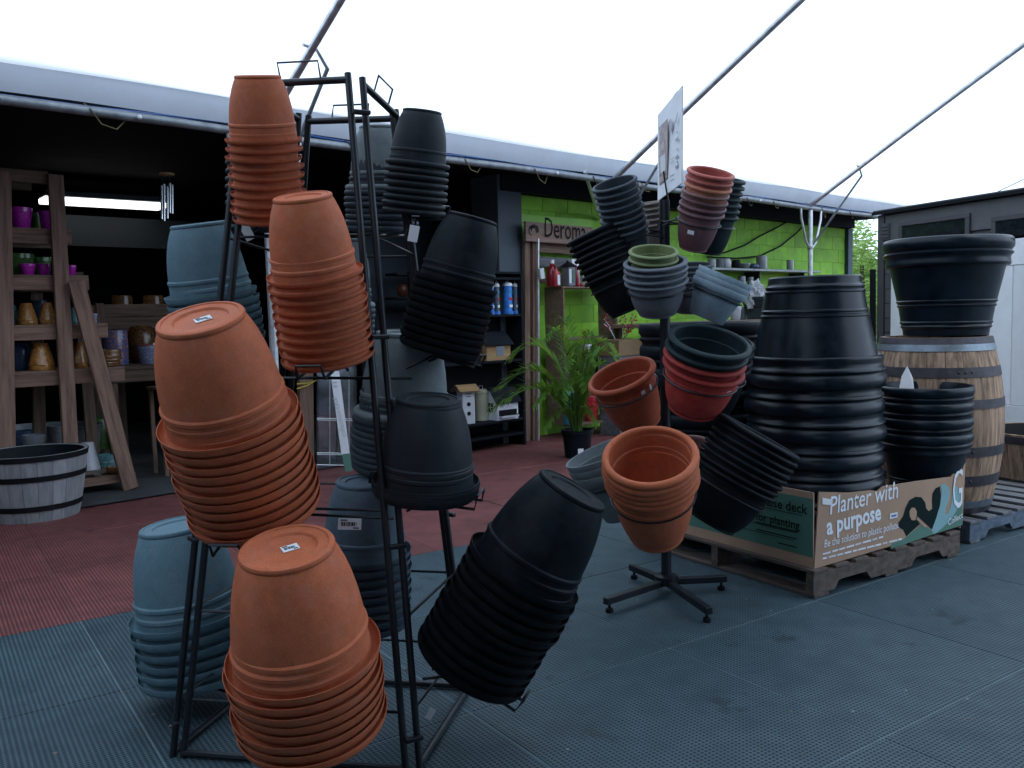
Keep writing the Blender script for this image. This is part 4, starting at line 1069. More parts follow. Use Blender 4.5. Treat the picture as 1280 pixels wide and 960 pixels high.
for k in range(5):
    w = 0.54 / 5; x = -0.27 + w * (k + 0.5); ln = 2 * math.sqrt(max(0.262 ** 2 - (abs(x) + w * 0.3) ** 2, 0.008))
    box('head_board', Matrix.Translation(cO + Z * (PZ + HB - 0.03)) @ Matrix.Rotation(0.5, 4, 'Z') @ Matrix.Translation((0, x, 0)), ln, w - 0.003, 0.02, oak, bar, 0.002)
cT = ground_at(1181, 5.05)
R_T = 77 * 5.05 / FPX
zT = PZ + HB
place('on top of the oak barrel', 'tub', Vector((cO.x + 0.05, cO.y - 0.02, 0)), 0.348, 1, 0, False, zT + 0.002, m=(gloss_black, 'satin black'))
# pale tag behind the short stack, the half barrel at the right edge
p = at(1134, 470, 4.86)
poly_slab('paper_tag', [p + Vector((-0.045, 0, -0.08)), p + Vector((0.045, 0.01, -0.08)), p + Vector((0.035, 0.01, -0.01)), p + Vector((0.0, 0.0, 0.055)), p + Vector((-0.03, 0, 0.0))], Vector((0, -1, 0)), 0.002, paper)['label'] = 'pointed white paper tag sticking up from the short black planter stack'
bpy.data.objects['paper_tag']['category'] = 'tag'
cH = ground_at(1312, 5.95)
hb = empty('half_barrel_planter', cH + Z * 0); tag(hb, 'brown wooden half barrel planter at the right edge behind the pallet', 'planter')
def half_barrel(root, c, R, rb, h, z0, m, ms, NSt, hoops, inner, mi):
    wd0 = math.pi / NSt * 0.975
    bm = bmesh.new(); rows = []
    for i in range(7):
        f = i / 6; r = rb + (R - rb) * (f ** 0.8)
        rows.append([bm.verts.new(((r - t) * math.cos(a), (r - t) * math.sin(a), f * h)) for a, t in ((-wd0, 0.0015), (0, 0), (wd0, 0.0015), (wd0, 0.02), (-wd0, 0.02))])
    for a, b in zip(rows, rows[1:]):
        for k in range(5): bm.faces.new((a[k], a[(k + 1) % 5], b[(k + 1) % 5], b[k]))
    bm.faces.new(rows[0][::-1]); bm.faces.new(rows[-1])
    me = bm_mesh(bm, 'stave', 30); me.materials.append(m)
    for k in range(NSt): mesh_obj('stave', me, None, root, Matrix.Translation(c + Z * z0) @ Matrix.Rotation(2 * math.pi * k / NSt, 4, 'Z'))
    def rr(f): return rb + (R - rb) * (f ** 0.8)
    for f0, f1 in hoops:
        bm = lathe_bm([(rr(f0) - 0.002, f0 * h), (rr(f0) + 0.004, f0 * h), (rr(f1) + 0.004, f1 * h), (rr(f1) - 0.002, f1 * h)], 56, closed=True)
        mesh_obj('hoop', bm_mesh(bm, 'hoop', 30), ms, root, Matrix.Translation(c + Z * z0))
    bm = lathe_bm([(0, 0.03), (rb - 0.03, 0.03), (R - 0.024, h - 0.004), (R - 0.03, h - 0.002), (R - 0.05, h - 0.06), (rb - 0.05, 0.05), (0, 0.05)] if inner else [(0, 0.02), (rb - 0.022, 0.02), (rb - 0.022, 0.04), (0, 0.04)], 48)
    mesh_obj('liner', bm_mesh(bm, 'liner', 40), mi, root, Matrix.Translation(c + Z * z0))
half_barrel(hb, cH, 0.40, 0.34, 0.45, 0.0, oak, hoopiron, 24, ((0.86, 0.97), (0.25, 0.33)), True, rubber)
xh = at(1271, 560, 5.6); 
tube('handle_strap', [Vector((cH.x + 0.41 * math.cos(R_(-118)), cH.y + 0.41 * math.sin(R_(-118)), 0.44)), Vector((cH.x + 0.40 * math.cos(R_(-118)), cH.y + 0.40 * math.sin(R_(-118)), 0.2)), Vector((cH.x + 0.37 * math.cos(R_(-118)), cH.y + 0.37 * math.sin(R_(-118)), 0.02))], 0.022, blackpaint, hb, 8)
cW = ground_at(34, 6.08)
wb = empty('whitewashed_planter', cW + Z * 0.012); tag(wb, 'whitewashed half barrel planter with black hoops at the left edge', 'planter')
RW = 64 * 6.08 / FPX
half_barrel(wb, cW, RW, RW * 0.78, 0.455, 0.0, whitewash, rubber, 22, ((0.62, 0.70), (0.17, 0.25), (0.92, 1.0)), True, black)

# ------------------------------------------------------------------ inside the shop, left: plank shelf with glazed pots
SO = 1.45
lsh = empty('plank_shelf', FP(90, 610, SO)); tag(lsh, 'tall A-frame shelf of rough planks holding glazed pots at the left', 'shelf')
bk = EN * 0.5
def L2(name, a, b, w, t, m, off=SO, up=EN): return plank(name, FP(*a, off), FP(*b, off), w, t, m, lsh, up, 0.003)
L2('post', (3, 214), (10, 611), 0.105, 0.04, shelfwood)
L2('post', (69, 218), (91, 612), 0.105, 0.04, shelfwood)
L2('leaning_leg', (95, 352), (163, 611), 0.115, 0.04, shelfwood, SO - 0.05)
L2('post', (44, 330), (50, 580), 0.09, 0.04, darkwood, SO + 0.5)
L2('post', (96, 340), (118, 590), 0.09, 0.04, darkwood, SO + 0.5)
rails = [((-30, 214), (62, 222)), ((-30, 292), (91, 299)), ((-30, 351), (113, 358)), ((-30, 417), (137, 417)), ((-30, 479), (158, 470))]
lev = []
for k, (a, b) in enumerate(rails):
    z = (FP(*a, SO).z + FP(*b, SO).z) / 2
    ta_, tb_ = tt(*a, SO), tt(*b, SO)
    def E2(t, o): return EP(t, -o, z)
    plank('rail', E2(ta_, SO + 0.043), E2(tb_, SO + 0.043), 0.092, 0.035, shelfwood, lsh, EN, 0.003)
    plank('rail', E2(ta_, SO + 0.46), E2(tb_, SO + 0.46), 0.092, 0.035, darkwood, lsh, EN, 0.003)
    if k:
        for q in range(4):
            o = SO + 0.08 + q * 0.115
            plank('shelf_board', E2(ta_, o) + Z * 0.057, E2(tb_, o) + Z * 0.057, 0.10, 0.02, oldwood, lsh, Z, 0.002)
        lev.append(z + 0.068)
zb_ = FP(130, 598, SO).z
for q in range(4):
    o = SO + 0.06 + q * 0.13
    plank('shelf_board', EP(tt(94, 598, SO), -o, zb_), EP(tt(170, 598, SO), -o, zb_), 0.11, 0.025, shelfwood, lsh, Z, 0.002)
plank('rail', EP(tt(94, 598, SO), -SO - 0.02, zb_ - 0.03), EP(tt(170, 598, SO), -SO - 0.02, zb_ - 0.03), 0.04, 0.03, shelfwood, lsh, EN, 0.002)
PROFS = {
    'pot': [(0, 0), (0.36, 0), (0.38, 0.02), (0.47, 0.76), (0.5, 0.78), (0.5, 0.98), (0.48, 1.0), (0.44, 1.0), (0.36, 0.2), (0, 0.12)],
    'cone': [(0, 0), (0.48, 0), (0.5, 0.04), (0.48, 0.18), (0.5, 0.2), (0.48, 0.24), (0.28, 0.96), (0.25, 1.0), (0, 1.0)],
    'bowl': [(0, 0), (0.26, 0), (0.28, 0.04), (0.45, 0.5), (0.5, 0.92), (0.49, 1.0), (0.45, 1.0), (0.40, 0.6), (0, 0.15)],
    'cyl': [(0, 0), (0.44, 0), (0.47, 0.03), (0.48, 0.5), (0.47, 0.97), (0.45, 1.0), (0.41, 1.0), (0.40, 0.1), (0, 0.06)],
    'round': [(0, 0), (0.3, 0), (0.42, 0.12), (0.5, 0.45), (0.46, 0.8), (0.36, 0.96), (0.33, 1.0), (0.29, 0.98), (0.4, 0.5), (0, 0.08)],
    'ribbed': [(0, 0), (0.36, 0), (0.42, 0.08), (0.40, 0.13), (0.45, 0.22), (0.43, 0.28), (0.48, 0.4), (0.46, 0.46), (0.5, 0.6), (0.47, 0.66), (0.5, 0.85), (0.48, 1.0), (0.43, 1.0), (0.38, 0.2), (0, 0.1)],
}
PM = {}
def glazed(px, w, h, p, prof, m, label, name='glazed_pot', cat='pot', group='glazed pots in the shop'):
    """w, h in metres; p the base centre"""
    k = (prof, m.name)
    if k not in PM:
        PM[k] = bm_mesh(lathe_bm(PROFS[prof], 24), 'glazed_pot', 40); PM[k].materials.append(m)
    o = mesh_obj(name, PM[k], None, None, Matrix.Translation(p) @ Matrix.Diagonal((w, w, h, 1)))
    return tag(o, label, cat, group)
def on_shelf(x0, x1, hpx, k, prof, m, label, dep=0.2):
    o = SO + dep; p = FP((x0 + x1) / 2, 400, o); d = (p - OC).dot(FW)
    p.z = lev[k]
    return glazed(None, abs(x1 - x0) * d / FPX, hpx * d / FPX, p, prof, m, label)
S = on_shelf
S(3, 19, 25, 0, 'pot', magenta, 'magenta pot, leftmost on the top shelf board', 0.15)
S(23, 48, 26, 0, 'pot', magenta, 'magenta pot, second from left on the top shelf board', 0.15)
S(58, 76, 24, 0, 'pot', magenta, 'magenta pot behind the middle post on the top shelf', 0.2)
S(72, 86, 24, 0, 'pot', magenta, 'magenta pot right of the middle post on the top shelf', 0.34)
S(46, 60, 24, 0, 'pot', ggreen, 'green glazed pot among the magenta pots on the top shelf', 0.38)
S(7, 46, 28, 1, 'pot', ggreen, 'wide green glazed pot on the second shelf', 0.34)
S(43, 68, 24, 1, 'pot', ggreen, 'smaller green glazed pot on the second shelf', 0.35)
S(29, 48, 14, 1, 'pot', magenta, 'small magenta pot before the wide green pot', 0.12)
S(52, 67, 14, 1, 'pot', magenta, 'small magenta pot beside the middle post on the second shelf', 0.12)
S(85, 99, 13, 1, 'pot', magenta, 'small magenta pot at the right end of the second shelf', 0.14)
S(22, 46, 27, 2, 'cone', amber, 'amber cone pot on the left of the third shelf', 0.15)
S(50, 70, 27, 2, 'cone', amber, 'amber cone pot beside the middle post on the third shelf', 0.15)
S(8, 24, 25, 2, 'cone', tealg, 'teal cone pot at the left of the third shelf', 0.3)
S(38, 60, 30, 2, 'cyl', tblue, 'dark blue pot behind the amber cones on the third shelf', 0.42)
S(88, 100, 20, 2, 'cone', tealg, 'teal pot right of the middle post on the third shelf', 0.2)
S(112, 122, 12, 2, 'pot', talav, 'small patterned pot at the right end of the third shelf', 0.15)
S(33, 64, 34, 3, 'cone', amber, 'large amber cone pot on the fourth shelf', 0.15)
S(10, 36, 34, 3, 'round', tblue, 'dark blue pot at the left of the fourth shelf', 0.3)
S(86, 106, 32, 3, 'cone', amber, 'amber cone pot right of the middle post on the fourth shelf', 0.2)
S(106, 122, 30, 3, 'cyl', tblue, 'dark blue pot behind the leaning leg on the fourth shelf', 0.38)
S(118, 148, 21, 3, 'ribbed', bronze, 'brown ribbed bowl at the right end of the fourth shelf', 0.12)
# pots on the ground and on the low board behind the whitewashed planter
def low(x0, x1, y0, y1, off, prof, m, label, **k):
    p = FP((x0 + x1) / 2, y1, off); d = (p - OC).dot(FW); p.z = max(p.z, 0.016)
    return glazed(None, abs(x1 - x0) * d / FPX, (y1 - y0) * d / FPX, p, prof, m, label, **k)
def base_on(o, z): o.location.z = z; return o
base_on(low(97, 125, 543, 585, SO + 0.15, 'cone', whiteg, 'pale upturned glazed pot on the lowest board'), zb_ + 0.014)
base_on(low(122, 146, 560, 582, SO + 0.2, 'ribbed', tealg, 'pale teal ribbed bowl on the lowest board'), zb_ + 0.014)
base_on(low(133, 152, 577, 587, SO + 0.05, 'bowl', bronze, 'small brown bowl on the lowest board'), zb_ + 0.014)
low(106, 146, 522, 560, 2.6, 'cyl', ggreen, 'dark green pot behind the lowest board', )
low(18, 42, 538, 572, 1.9, 'pot', tblue, 'dark pot on the floor at far left behind the white planter')
low(29, 58, 543, 572, 1.7, 'bowl', greyg, 'grey green bowl on the floor behind the white planter')
low(62, 86, 532, 566, 2.1, 'pot', greyg, 'grey pot on the floor left of the middle post')
def rock(px, off, sx, sy, sz, z, label):
    bm = bmesh.new(); bmesh.ops.create_icosphere(bm, subdivisions=2, radius=0.5)
    rnd = random.Random(int(px[0]))
    for v in bm.verts: v.co = Vector((v.co.x * sx, v.co.y * sy, v.co.z * sz)) * rnd.uniform(0.85, 1.1)
    p = FP(*px, off); p.z = z + sz * 0.45
    tag(mesh_obj('stone', bm_mesh(bm, 'stone'), stone, None, Matrix.Translation(p)), label, 'stone', 'stones on the lowest board')
rock((112, 590), SO + 0.1, 0.17, 0.14, 0.06, zb_ + 0.012, 'flat brown stone at the left of the lowest board')
rock((137, 590), SO + 0.12, 0.17, 0.14, 0.06, zb_ + 0.012, 'flat brown stone before the leaning leg')
rock((62, 553), 1.6, 0.18, 0.14, 0.12, 0.0, 'pale stone behind the white planter')
# galvanised tub behind
p = FP(64, 560, 2.4); p.z = 0.015
tubr = mesh_obj('galvanised_tub', bm_mesh(lathe_bm([(0, 0), (0.30, 0), (0.31, 0.01), (0.335, 0.22), (0.345, 0.225), (0.345, 0.24), (0.336, 0.245), (0.36, 0.44), (0.372, 0.45), (0.372, 0.46), (0.35, 0.46), (0.29, 0.03), (0, 0.03)], 40), 'tub', 35), galvd, None, Matrix.Translation(p) @ Matrix.Diagonal((1.15, 0.8, 1, 1)))
tag(tubr, 'oval galvanised tub standing behind the plank shelf', 'tub')
# wooden table with patterned pots, planter trough behind
TO = 2.35
tz = FP(190, 458, TO).z
tab = empty('table', FP(190, 600, TO)); tag(tab, 'dark plank table with patterned pots inside the shop', 'table')
for q in range(4): plank('top_board', EP(tt(112, 460, TO), -(TO + 0.07 + q * 0.145), tz), EP(tt(262, 460, TO), -(TO + 0.07 + q * 0.145), tz), 0.14, 0.035, darkwood, tab, Z, 0.003)
plank('apron', EP(tt(114, 460, TO), -(TO + 0.03), tz - 0.075), EP(tt(260, 460, TO), -(TO + 0.03), tz - 0.075), 0.11, 0.03, darkwood, tab, EN, 0.003)
for x in (142, 258):
    for dd in (0.06, 0.5): plank('leg', EP(tt(x, 460, TO), -(TO + dd), 0.013), EP(tt(x, 460, TO), -(TO + dd), tz - 0.02), 0.08, 0.06, darkwood, tab, EN, 0.003)
def on_table(x0, x1, h, prof, m, label, dep=0.2):
    p = FP((x0 + x1) / 2, 450, TO + dep); d = (p - OC).dot(FW); p.z = tz + 0.0185
    return glazed(None, abs(x1 - x0) * d / FPX, h * d / FPX, p, prof, m, label)
on_table(129, 161, 44, 'cyl', floral, 'tall blue pot with orange blossom pattern on the table', 0.25)
on_table(160, 196, 46, 'round', bronze, 'dark bronze patterned pot on the table', 0.45)
t_ = on_table(173, 199, 24, 'pot', talav, 'blue and white floral pot with red rim on the table', 0.12)
mesh_obj('rim', bm_mesh(lathe_bm([(0.44, 0.95), (0.51, 0.95), (0.515, 1.0), (0.5, 1.03), (0.44, 1.03)], 24, closed=True), 'rim', 40), mat('red_brown_rim', (0.22, 0.04, 0.02), 0.3), t_, None, True)
sticker(t_, Matrix.Translation(FP(194, 430, TO + 0.02)) @ frame(Vector((0, 0, 0)), EU, -EN), 0.04, 0.02, paper, False)
on_table(194, 214, 42, 'cyl', tblue, 'dark lattice patterned pot at the table back', 0.42)
tro = empty('wooden_trough', FP(170, 420, 3.2)); tag(tro, 'long pale plank trough behind the patterned pots', 'trough')
za, zb2 = FP(170, 380, 3.2).z, FP(170, 411, 3.2).z
for q in range(2):
    z = zb2 + (za - zb2) * (0.25 + 0.5 * q)
    plank('side_board', EP(tt(126, 400, 3.2), -3.2, z), EP(tt(290, 400, 3.2), -3.2, z), (za - zb2) / 2 - 0.004, 0.03, oldwood, tro, EN, 0.003)
    plank('side_board', EP(tt(126, 400, 3.2), -3.6, z), EP(tt(290, 400, 3.2), -3.6, z), (za - zb2) / 2 - 0.004, 0.03, oldwood, tro, EN, 0.003)
plank('corner_post', EP(tt(124, 400, 3.2), -3.17, zb2 - 0.3), EP(tt(124, 400, 3.2), -3.17, za + 0.01), 0.07, 0.035, shelfwood, tro, EN, 0.003)
plank('base_board', EP(tt(126, 400, 3.2), -3.4, zb2 - 0.3), EP(tt(290, 400, 3.2), -3.4, zb2 - 0.3), 0.4, 0.03, darkwood, tro, Z, 0.003)
for x in (140, 280): plank('leg', EP(tt(x, 400, 3.2), -3.4, 0.013), EP(tt(x, 400, 3.2), -3.4, zb2 - 0.315), 0.3, 0.06, darkwood, tro, EN, 0.003)
for i, (x0, x1) in enumerate(((142, 164), (180, 204))):
    p = FP((x0 + x1) / 2, 380, 3.4); d = (p - OC).dot(FW); p.z = zb2 - 0.283
    glazed(None, 26 * d / FPX, za + 0.09 - p.z, p, 'cyl', bronze, ['dark patterned pot rising from the left of the trough', 'dark patterned pot rising from the right of the trough'][i])
# stool and little crate with seedlings
so = 1.75
stl = empty('stool', FP(205, 565, so)); tag(stl, 'pale wooden stool under the table edge', 'stool')
z = FP(205, 486, so).z; ta_, tb_ = tt(198, 486, so), tt(246, 486, so)
plank('seat', EP(ta_, -so - 0.12, z), EP(tb_, -so - 0.12, z), 0.28, 0.025, darkwood, stl, Z)
for t in (ta_ + 0.03, tb_ - 0.03):
    for o in (0.0, 0.24): plank('leg', EP(t, -so - o, 0.013), EP(t, -so - o, z - 0.013), 0.035, 0.035, oldwood, stl, EN)
cr = FP(228, 572, so + 0.1); cr.z = 0.09
crt = box('seedling_crate', frame(cr, EU, Z), 0.2, 0.16, 0.15, oldwood, None); tag(crt, 'small wooden crate of green seedlings on the shop floor', 'crate')
bm = bmesh.new(); rnd = random.Random(5)
for i in range(60):
    a = rnd.uniform(0, 6.28); r = rnd.uniform(0, 0.08); b = Vector((r * math.cos(a), r * math.sin(a), 0)); t = b * 1.8 + Vector((0, 0, rnd.uniform(0.05, 0.13)))
    w = Vector((math.sin(a), -math.cos(a), 0)) * 0.012
    bm.faces.new([bm.verts.new(q) for q in (b, (b + t) / 2 + w, t, (b + t) / 2 - w)])
mesh_obj('seedlings', bm_mesh(bm, 'seedlings'), palmm, crt, Matrix.Translation(cr + Z * 0.075))
# ceiling lamp and wind chime
la_, lb2 = at(52, 250, 8.2), at(203, 259, 8.9)
lb2.z = la_.z
lamp = empty('strip_lamp', (la_ + lb2) / 2); tag(lamp, 'lit fluorescent strip lamp under the dark shop ceiling', 'lamp')
plank('housing', la_ + Z * 0.055, lb2 + Z * 0.055, 0.28, 0.05, slatepaint, lamp, Z)
plank('diffuser', la_, lb2, 0.26, 0.05, lampm, lamp, Z, 0.006)
for t in (0.15, 0.85): tube('hanger', [lerp(la_, lb2, t) + Z * 0.07, lerp(la_, lb2, t) + Z * 0.4], 0.004, rackmetal, lamp, 6)
wc = at(208, 219, 6.6)
chm = empty('wind_chime', wc); tag(chm, 'silver tube wind chime hanging before the strip lamp', 'wind chime')
mesh_obj('disc', bm_mesh(lathe_bm([(0, 0), (0.055, 0), (0.058, 0.006), (0.055, 0.014), (0, 0.014)], 20), 'disc', 40), woodlite, chm, Matrix.Translation(wc))
tube('cord', [wc + Z * 0.01, wc + Z * 0.45], 0.003, rackmetal, chm, 6)
for i, (x, y0, y1) in enumerate(((202, 232, 274), (205, 230, 276), (209, 233, 273), (212, 229, 266), (215, 231, 267))):
    a = at(x, y0, 6.6 + 0.03 * (i % 3)); b = at(x, y1, 6.6 + 0.03 * (i % 3))
    tube('chime_tube', [b, a], 0.009, chrome, chm, 8); tube('cord', [a, Vector((a.x * .6 + wc.x * .4, wc.y, wc.z))], 0.0015, rackmetal, chm, 5)

# ------------------------------------------------------------------ behind the rack: plank, mirror, banner, partition wares
pk = plank('wall_plank', FP(383, 600, 1.15), FP(381, 440, 1.15), 0.135, 0.05, oldwood, None, EN); tag(pk, 'upright timber plank behind the wire rack', 'timber')
tag(tube('yellow_strap', [FP(371, 480, 1.10), FP(384, 479, 1.09), FP(396, 475, 1.10), FP(384, 482, 1.09), FP(371, 486, 1.10)], 0.006, yellow, None, 6), 'yellow strap tied round the upright timber', 'strap')
mr = empty('leaning_mirror', FP(425, 600, 1.3)); tag(mr, 'tall wall mirror showing wire shelving behind the rack', 'mirror')
poly_slab('glass', [FP(396, 640, 1.25), FP(446, 640, 1.25), FP(446, 455, 1.25), FP(396, 455, 1.25)], -EN, 0.01, mirrorg, mr)
wsh = empty('wire_shelf', FP(430, 600, 1.1)); tag(wsh, 'small chrome wire shelf behind the white banner', 'shelf')
for x in (412, 436):
    tube('upright', [FP(x, 640, 1.15), FP(x, 470, 1.15)], 0.007, galv, wsh, 6)
for y in (525, 568, 583, 620):
    tube('shelf_wire', [FP(396, y, 1.15), FP(448, y + 1, 1.15)], 0.005, galv, wsh, 6); tube('shelf_wire', [FP(396, y - 2, 1.0), FP(448, y - 1, 1.0)], 0.005, galv, wsh, 6)
bn0 = [FP(*p, 0.55) for p in ((413, 464), (424, 464), (437, 566), (427, 568))]
bnr = poly_slab('white_banner', [bn0[3], bn0[2], bn0[1], bn0[0]], -EN, 0.006, paper); tag(bnr, 'narrow white banner leaning behind the wire rack', 'banner')
poly_slab('green_end', [FP(*p, 0.55) for p in ((427.2, 568.5), (437.2, 566.5), (441, 588), (432, 590))], -EN, 0.006, pgreen, bnr)
for y, x in ((477, 418.6), (482, 419.2)):
    poly_slab('printed_line', [FP(x - 2.5, y, 0.545), FP(x + 2.5, y, 0.545), FP(x + 2.5, y + 2, 0.545), FP(x - 2.5, y + 2, 0.545)], -EN, 0.001, inkgrey, bnr)
letters('OOI', FP(425, 510, 0.545), FP(420.5, 496, 0.545), inkgrey, bnr, -EN, bold=0.02)
letters('collection', FP(432.5, 546, 0.545), FP(425.2, 513, 0.545), inkgrey, bnr, -EN)
# dark wall shelves left of the black cabinet
for i, (y, lab) in enumerate(((343, 'upper dark wall shelf behind the black tilting stack'), (373, 'lower dark wall shelf behind the black tilting stack'))):
    s = plank('wall_shelf', FP(489, y, 1.9), FP(560, y + 2, 1.9), 0.22, 0.025, rackmetal, None, Z); tag(s, lab, 'shelf', 'dark wall shelves')
p = FP(503, 366, 1.9); p.z = FP(503, 372, 1.9).z + 0.012
glazed(None, 0.12, 0.13, p, 'round', mat('rust_glaze', (0.20, 0.06, 0.03), 0.3), 'small rust brown pot on the lower dark wall shelf')

# ------------------------------------------------------------------ black cabinet with feeders and bird houses
CO = 0.62
def CP(x, y, o=CO): return FP(x, y, o)
cab = empty('black_shelving', CP(600, 560)); tag(cab, 'black shelving unit with bird feeders and bird houses', 'shelving')
c0, c1 = tt(538, 450, CO), tt(656, 450, CO)
ctop = CP(650, 343).z
dpt = 0.30
def cbx_(name, a, b, o0, o1, z0, z1, m=blackpaint): return fbox(name, a, b, o0, o1, z0, z1, m, cab, 0.003)
cbx_('back_panel', c0, c1, CO + dpt - 0.02, CO + dpt, 0.0, ctop)
cbx_('side_panel', c1 - 0.03, c1, CO, CO + dpt - 0.022, 0.0, ctop)
cbx_('side_panel', c0, c0 + 0.03, CO, CO + dpt - 0.022, 0.0, ctop)
shz = [CP(620, 545).z, CP(610, 528).z, CP(615, 451).z, CP(620, 393).z, ctop - 0.03]
for z in shz: cbx_('shelf', c0 + 0.032, c1 - 0.032, CO + 0.004, CO + dpt - 0.024, z - 0.025, z)
cbx_('top_board', c0 - 0.004, c1 + 0.004, CO - 0.004, CO + dpt, ctop + 0.001, ctop + 0.025)
def feeder(x0, x1, y0, k, label, m, o=CO + 0.08):
    p = CP((x0 + x1) / 2, 390, o); d = (p - OC).dot(FW); z0 = shz[k]; h = max(CP((x0 + x1) / 2, y0, o).z - z0, 0.1); r = (x1 - x0) / 2 * d / FPX
    p.z = z0
    e = empty('bird_feeder', p); tag(e, label, 'bird feeder', 'tube bird feeders on the black shelving')
    mesh_obj('tube', bm_mesh(lathe_bm([(0, .01), (r * .95, .01), (r * .95, h * .86), (0, h * .86)], 16), 'tube', 40), m, e, Matrix.Translation(p))
    mesh_obj('cap', bm_mesh(lathe_bm([(r * .97, h * .86), (r * 1.12, h * .87), (r * .9, h * .95), (0, h)], 16), 'cap', 40), paper, e, Matrix.Translation(p))
    mesh_obj('tray', bm_mesh(lathe_bm([(0, 0), (r * 1.2, 0), (r * 1.2, .03), (r * .96, .03), (r * .96, 0.01)], 16), 'tray', 40), tube_blue, e, Matrix.Translation(p))
    tube('hanger', [p + Z * (h * .93) - EU * r * .8, p + Z * (h * 1.06), p + Z * (h * .93) + EU * r * .8], 0.003, galv, e, 5)
    for q in range(3):
        box('printed_label', frame(p - EN * r * 0.96 + Z * h * (0.25 + 0.22 * q), EU, Z), r * 0.9, 0.004, h * 0.08, [paper, redg, blueg][q], e, 0)
feeder(603, 612, 356, 3, 'slim blue bird feeder half hidden by the black stack', tube_blue)
feeder(612, 618, 354, 3, 'thin blue bird feeder second on the black shelving', tube_blue)
feeder(618, 625, 353, 3, 'clear tube bird feeder third on the black shelving', gl('clear_tube', (0.10, 0.14, 0.18), rough=0.1))
feeder(629, 641, 352, 3, 'wide blue bird feeder with wire hanger', tube_blue)
feeder(641, 648, 353, 3, 'clear tube bird feeder at the right end', gl('clear_tube', (0.10, 0.14, 0.18), rough=0.1))
def gable_house(p, w, dp, hw, hr, ang, mw_, mroof, label, over=0.03, name='bird_house'):
    """p base centre; w along the ridge, dp gable width; ang heading of the ridge"""
    R3 = Matrix.Translation(p) @ Matrix.Rotation(ang, 4, 'Z')
    bm = bmesh.new()
    pr = [(-dp / 2, 0), (dp / 2, 0), (dp / 2, hw), (0, hw + hr), (-dp / 2, hw)]
    f = [bm.verts.new((-w / 2, y, z)) for y, z in pr]; b = [bm.verts.new((w / 2, y, z)) for y, z in pr]
    bm.faces.new(f[::-1]); bm.faces.new(b)
    for i in range(5): bm.faces.new((f[i], f[(i + 1) % 5], b[(i + 1) % 5], b[i]))
    bmesh.ops.recalc_face_normals(bm, faces=bm.faces)
    o = mesh_obj(name, bm_mesh(bm, 'house_body'), mw_, None, R3); tag(o, label, 'bird house', 'bird houses on the black shelving')
    sl = math.hypot(dp / 2, hr)
    for s in (-1, 1):
        n = Vector((0, s * hr, dp / 2)).normalized(); x = Vector((0, s * dp / 2, -hr)).normalized()
        c = Vector((0, 0, hw + hr)) + x * (sl + over) / 2 + n * 0.008
        m = Matrix(((1, 0, 0, c.x), (0, x.y, n.y, c.y), (0, x.z, n.z, c.z), (0, 0, 0, 1)))
        mesh_obj('roof', bm_mesh(box_bm(w + 2 * over, sl + over, 0.012, 0.002), 'roof'), mroof, o, R3 @ m)
    return o, R3
hd = math.atan2(EU.y, EU.x)
d8 = 8.7
p = CP(627, 527, CO + 0.10); p.z = shz[1] + 0.001
ang = R_(41)
w_, dp_, hw_, hr_ = 0.27, 0.20, 0.185, 0.13
h1, M1 = gable_house(p, w_, dp_, hw_, hr_, ang, bhwhite, blackpaint, 'white bird house with black roof and piano keys')
def on_house(par, M, name, x, y, z, sx, sy, sz, m): return box(name, M @ Matrix.Translation((x, y, z)), sx, sy, sz, m, par, 0)
for yy in (-0.022, 0.022):
    for zz_ in (0.10, 0.15): on_house(h1, M1, 'window', -w_ / 2 - 0.001, yy, zz_, 0.003, 0.032, 0.04, ink)
on_house(h1, M1, 'keyboard_recess', 0.0, -dp_ / 2 - 0.001, 0.07, w_ * 0.86, 0.003, 0.06, ink)
kb = on_house(h1, M1, 'keyboard', 0.0, -dp_ / 2 - 0.02, 0.035, w_ * 0.84, 0.04, 0.018, bhwhite)
for i in range(7): on_house(kb, M1, 'key', -0.096 + i * 0.032, -dp_ / 2 - 0.024, 0.047, 0.014, 0.03, 0.01, ink)
on_house(h1, M1, 'music_shelf', 0.0, -dp_ / 2 - 0.004, 0.135, w_ * 0.5, 0.006, 0.022, bhwhite)
p = CP(614, 450, CO + 0.13); p.z = shz[2]
h2, M2 = gable_house(p, 0.30, 0.24, 0.16, 0.11, R_(40), woodlite, blackpaint, 'pine bird house with black roof behind palm leaves')
for i in range(4): on_house(h2, M2, 'slot', -0.151, -0.05 + i * 0.03, 0.06, 0.003, 0.008, 0.07, ink)
on_house(h2, M2, 'window', 0.02, -0.121, 0.09, 0.1, 0.003, 0.09, mirrorg)
p = CP(583, 527, CO + 0.12); p.z = shz[1]
h3, M3 = gable_house(p, 0.13, 0.12, 0.33, 0.035, R_(30), bhwhite, woodlite, 'tall white bird house with round holes and wooden roof', 0.045)
for zz_ in (0.10, 0.19):
    mesh_obj('hole', bm_mesh(lathe_bm([(0, 0), (0.02, 0), (0.02, 0.003), (0, 0.003)], 16), 'hole'), ink, h3, M3 @ Matrix.Translation((0.0, -0.0602, zz_)) @ Matrix.Rotation(R_(90), 4, 'X'))
    mesh_obj('hole', bm_mesh(lathe_bm([(0, 0), (0.02, 0), (0.02, 0.003), (0, 0.003)], 16), 'hole'), ink, h3, M3 @ Matrix.Translation((-0.0652, 0, zz_)) @ Matrix.Rotation(R_(-90), 4, 'Y'))
on_house(h3, M3, 'printed_mark', 0.0, -0.0615, 0.29, 0.06, 0.002, 0.008, ink); on_house(h3, M3, 'printed_mark', 0.0, -0.0615, 0.265, 0.04, 0.002, 0.006, ink)
p = CP(602, 525, CO + 0.20); p.z = shz[1]
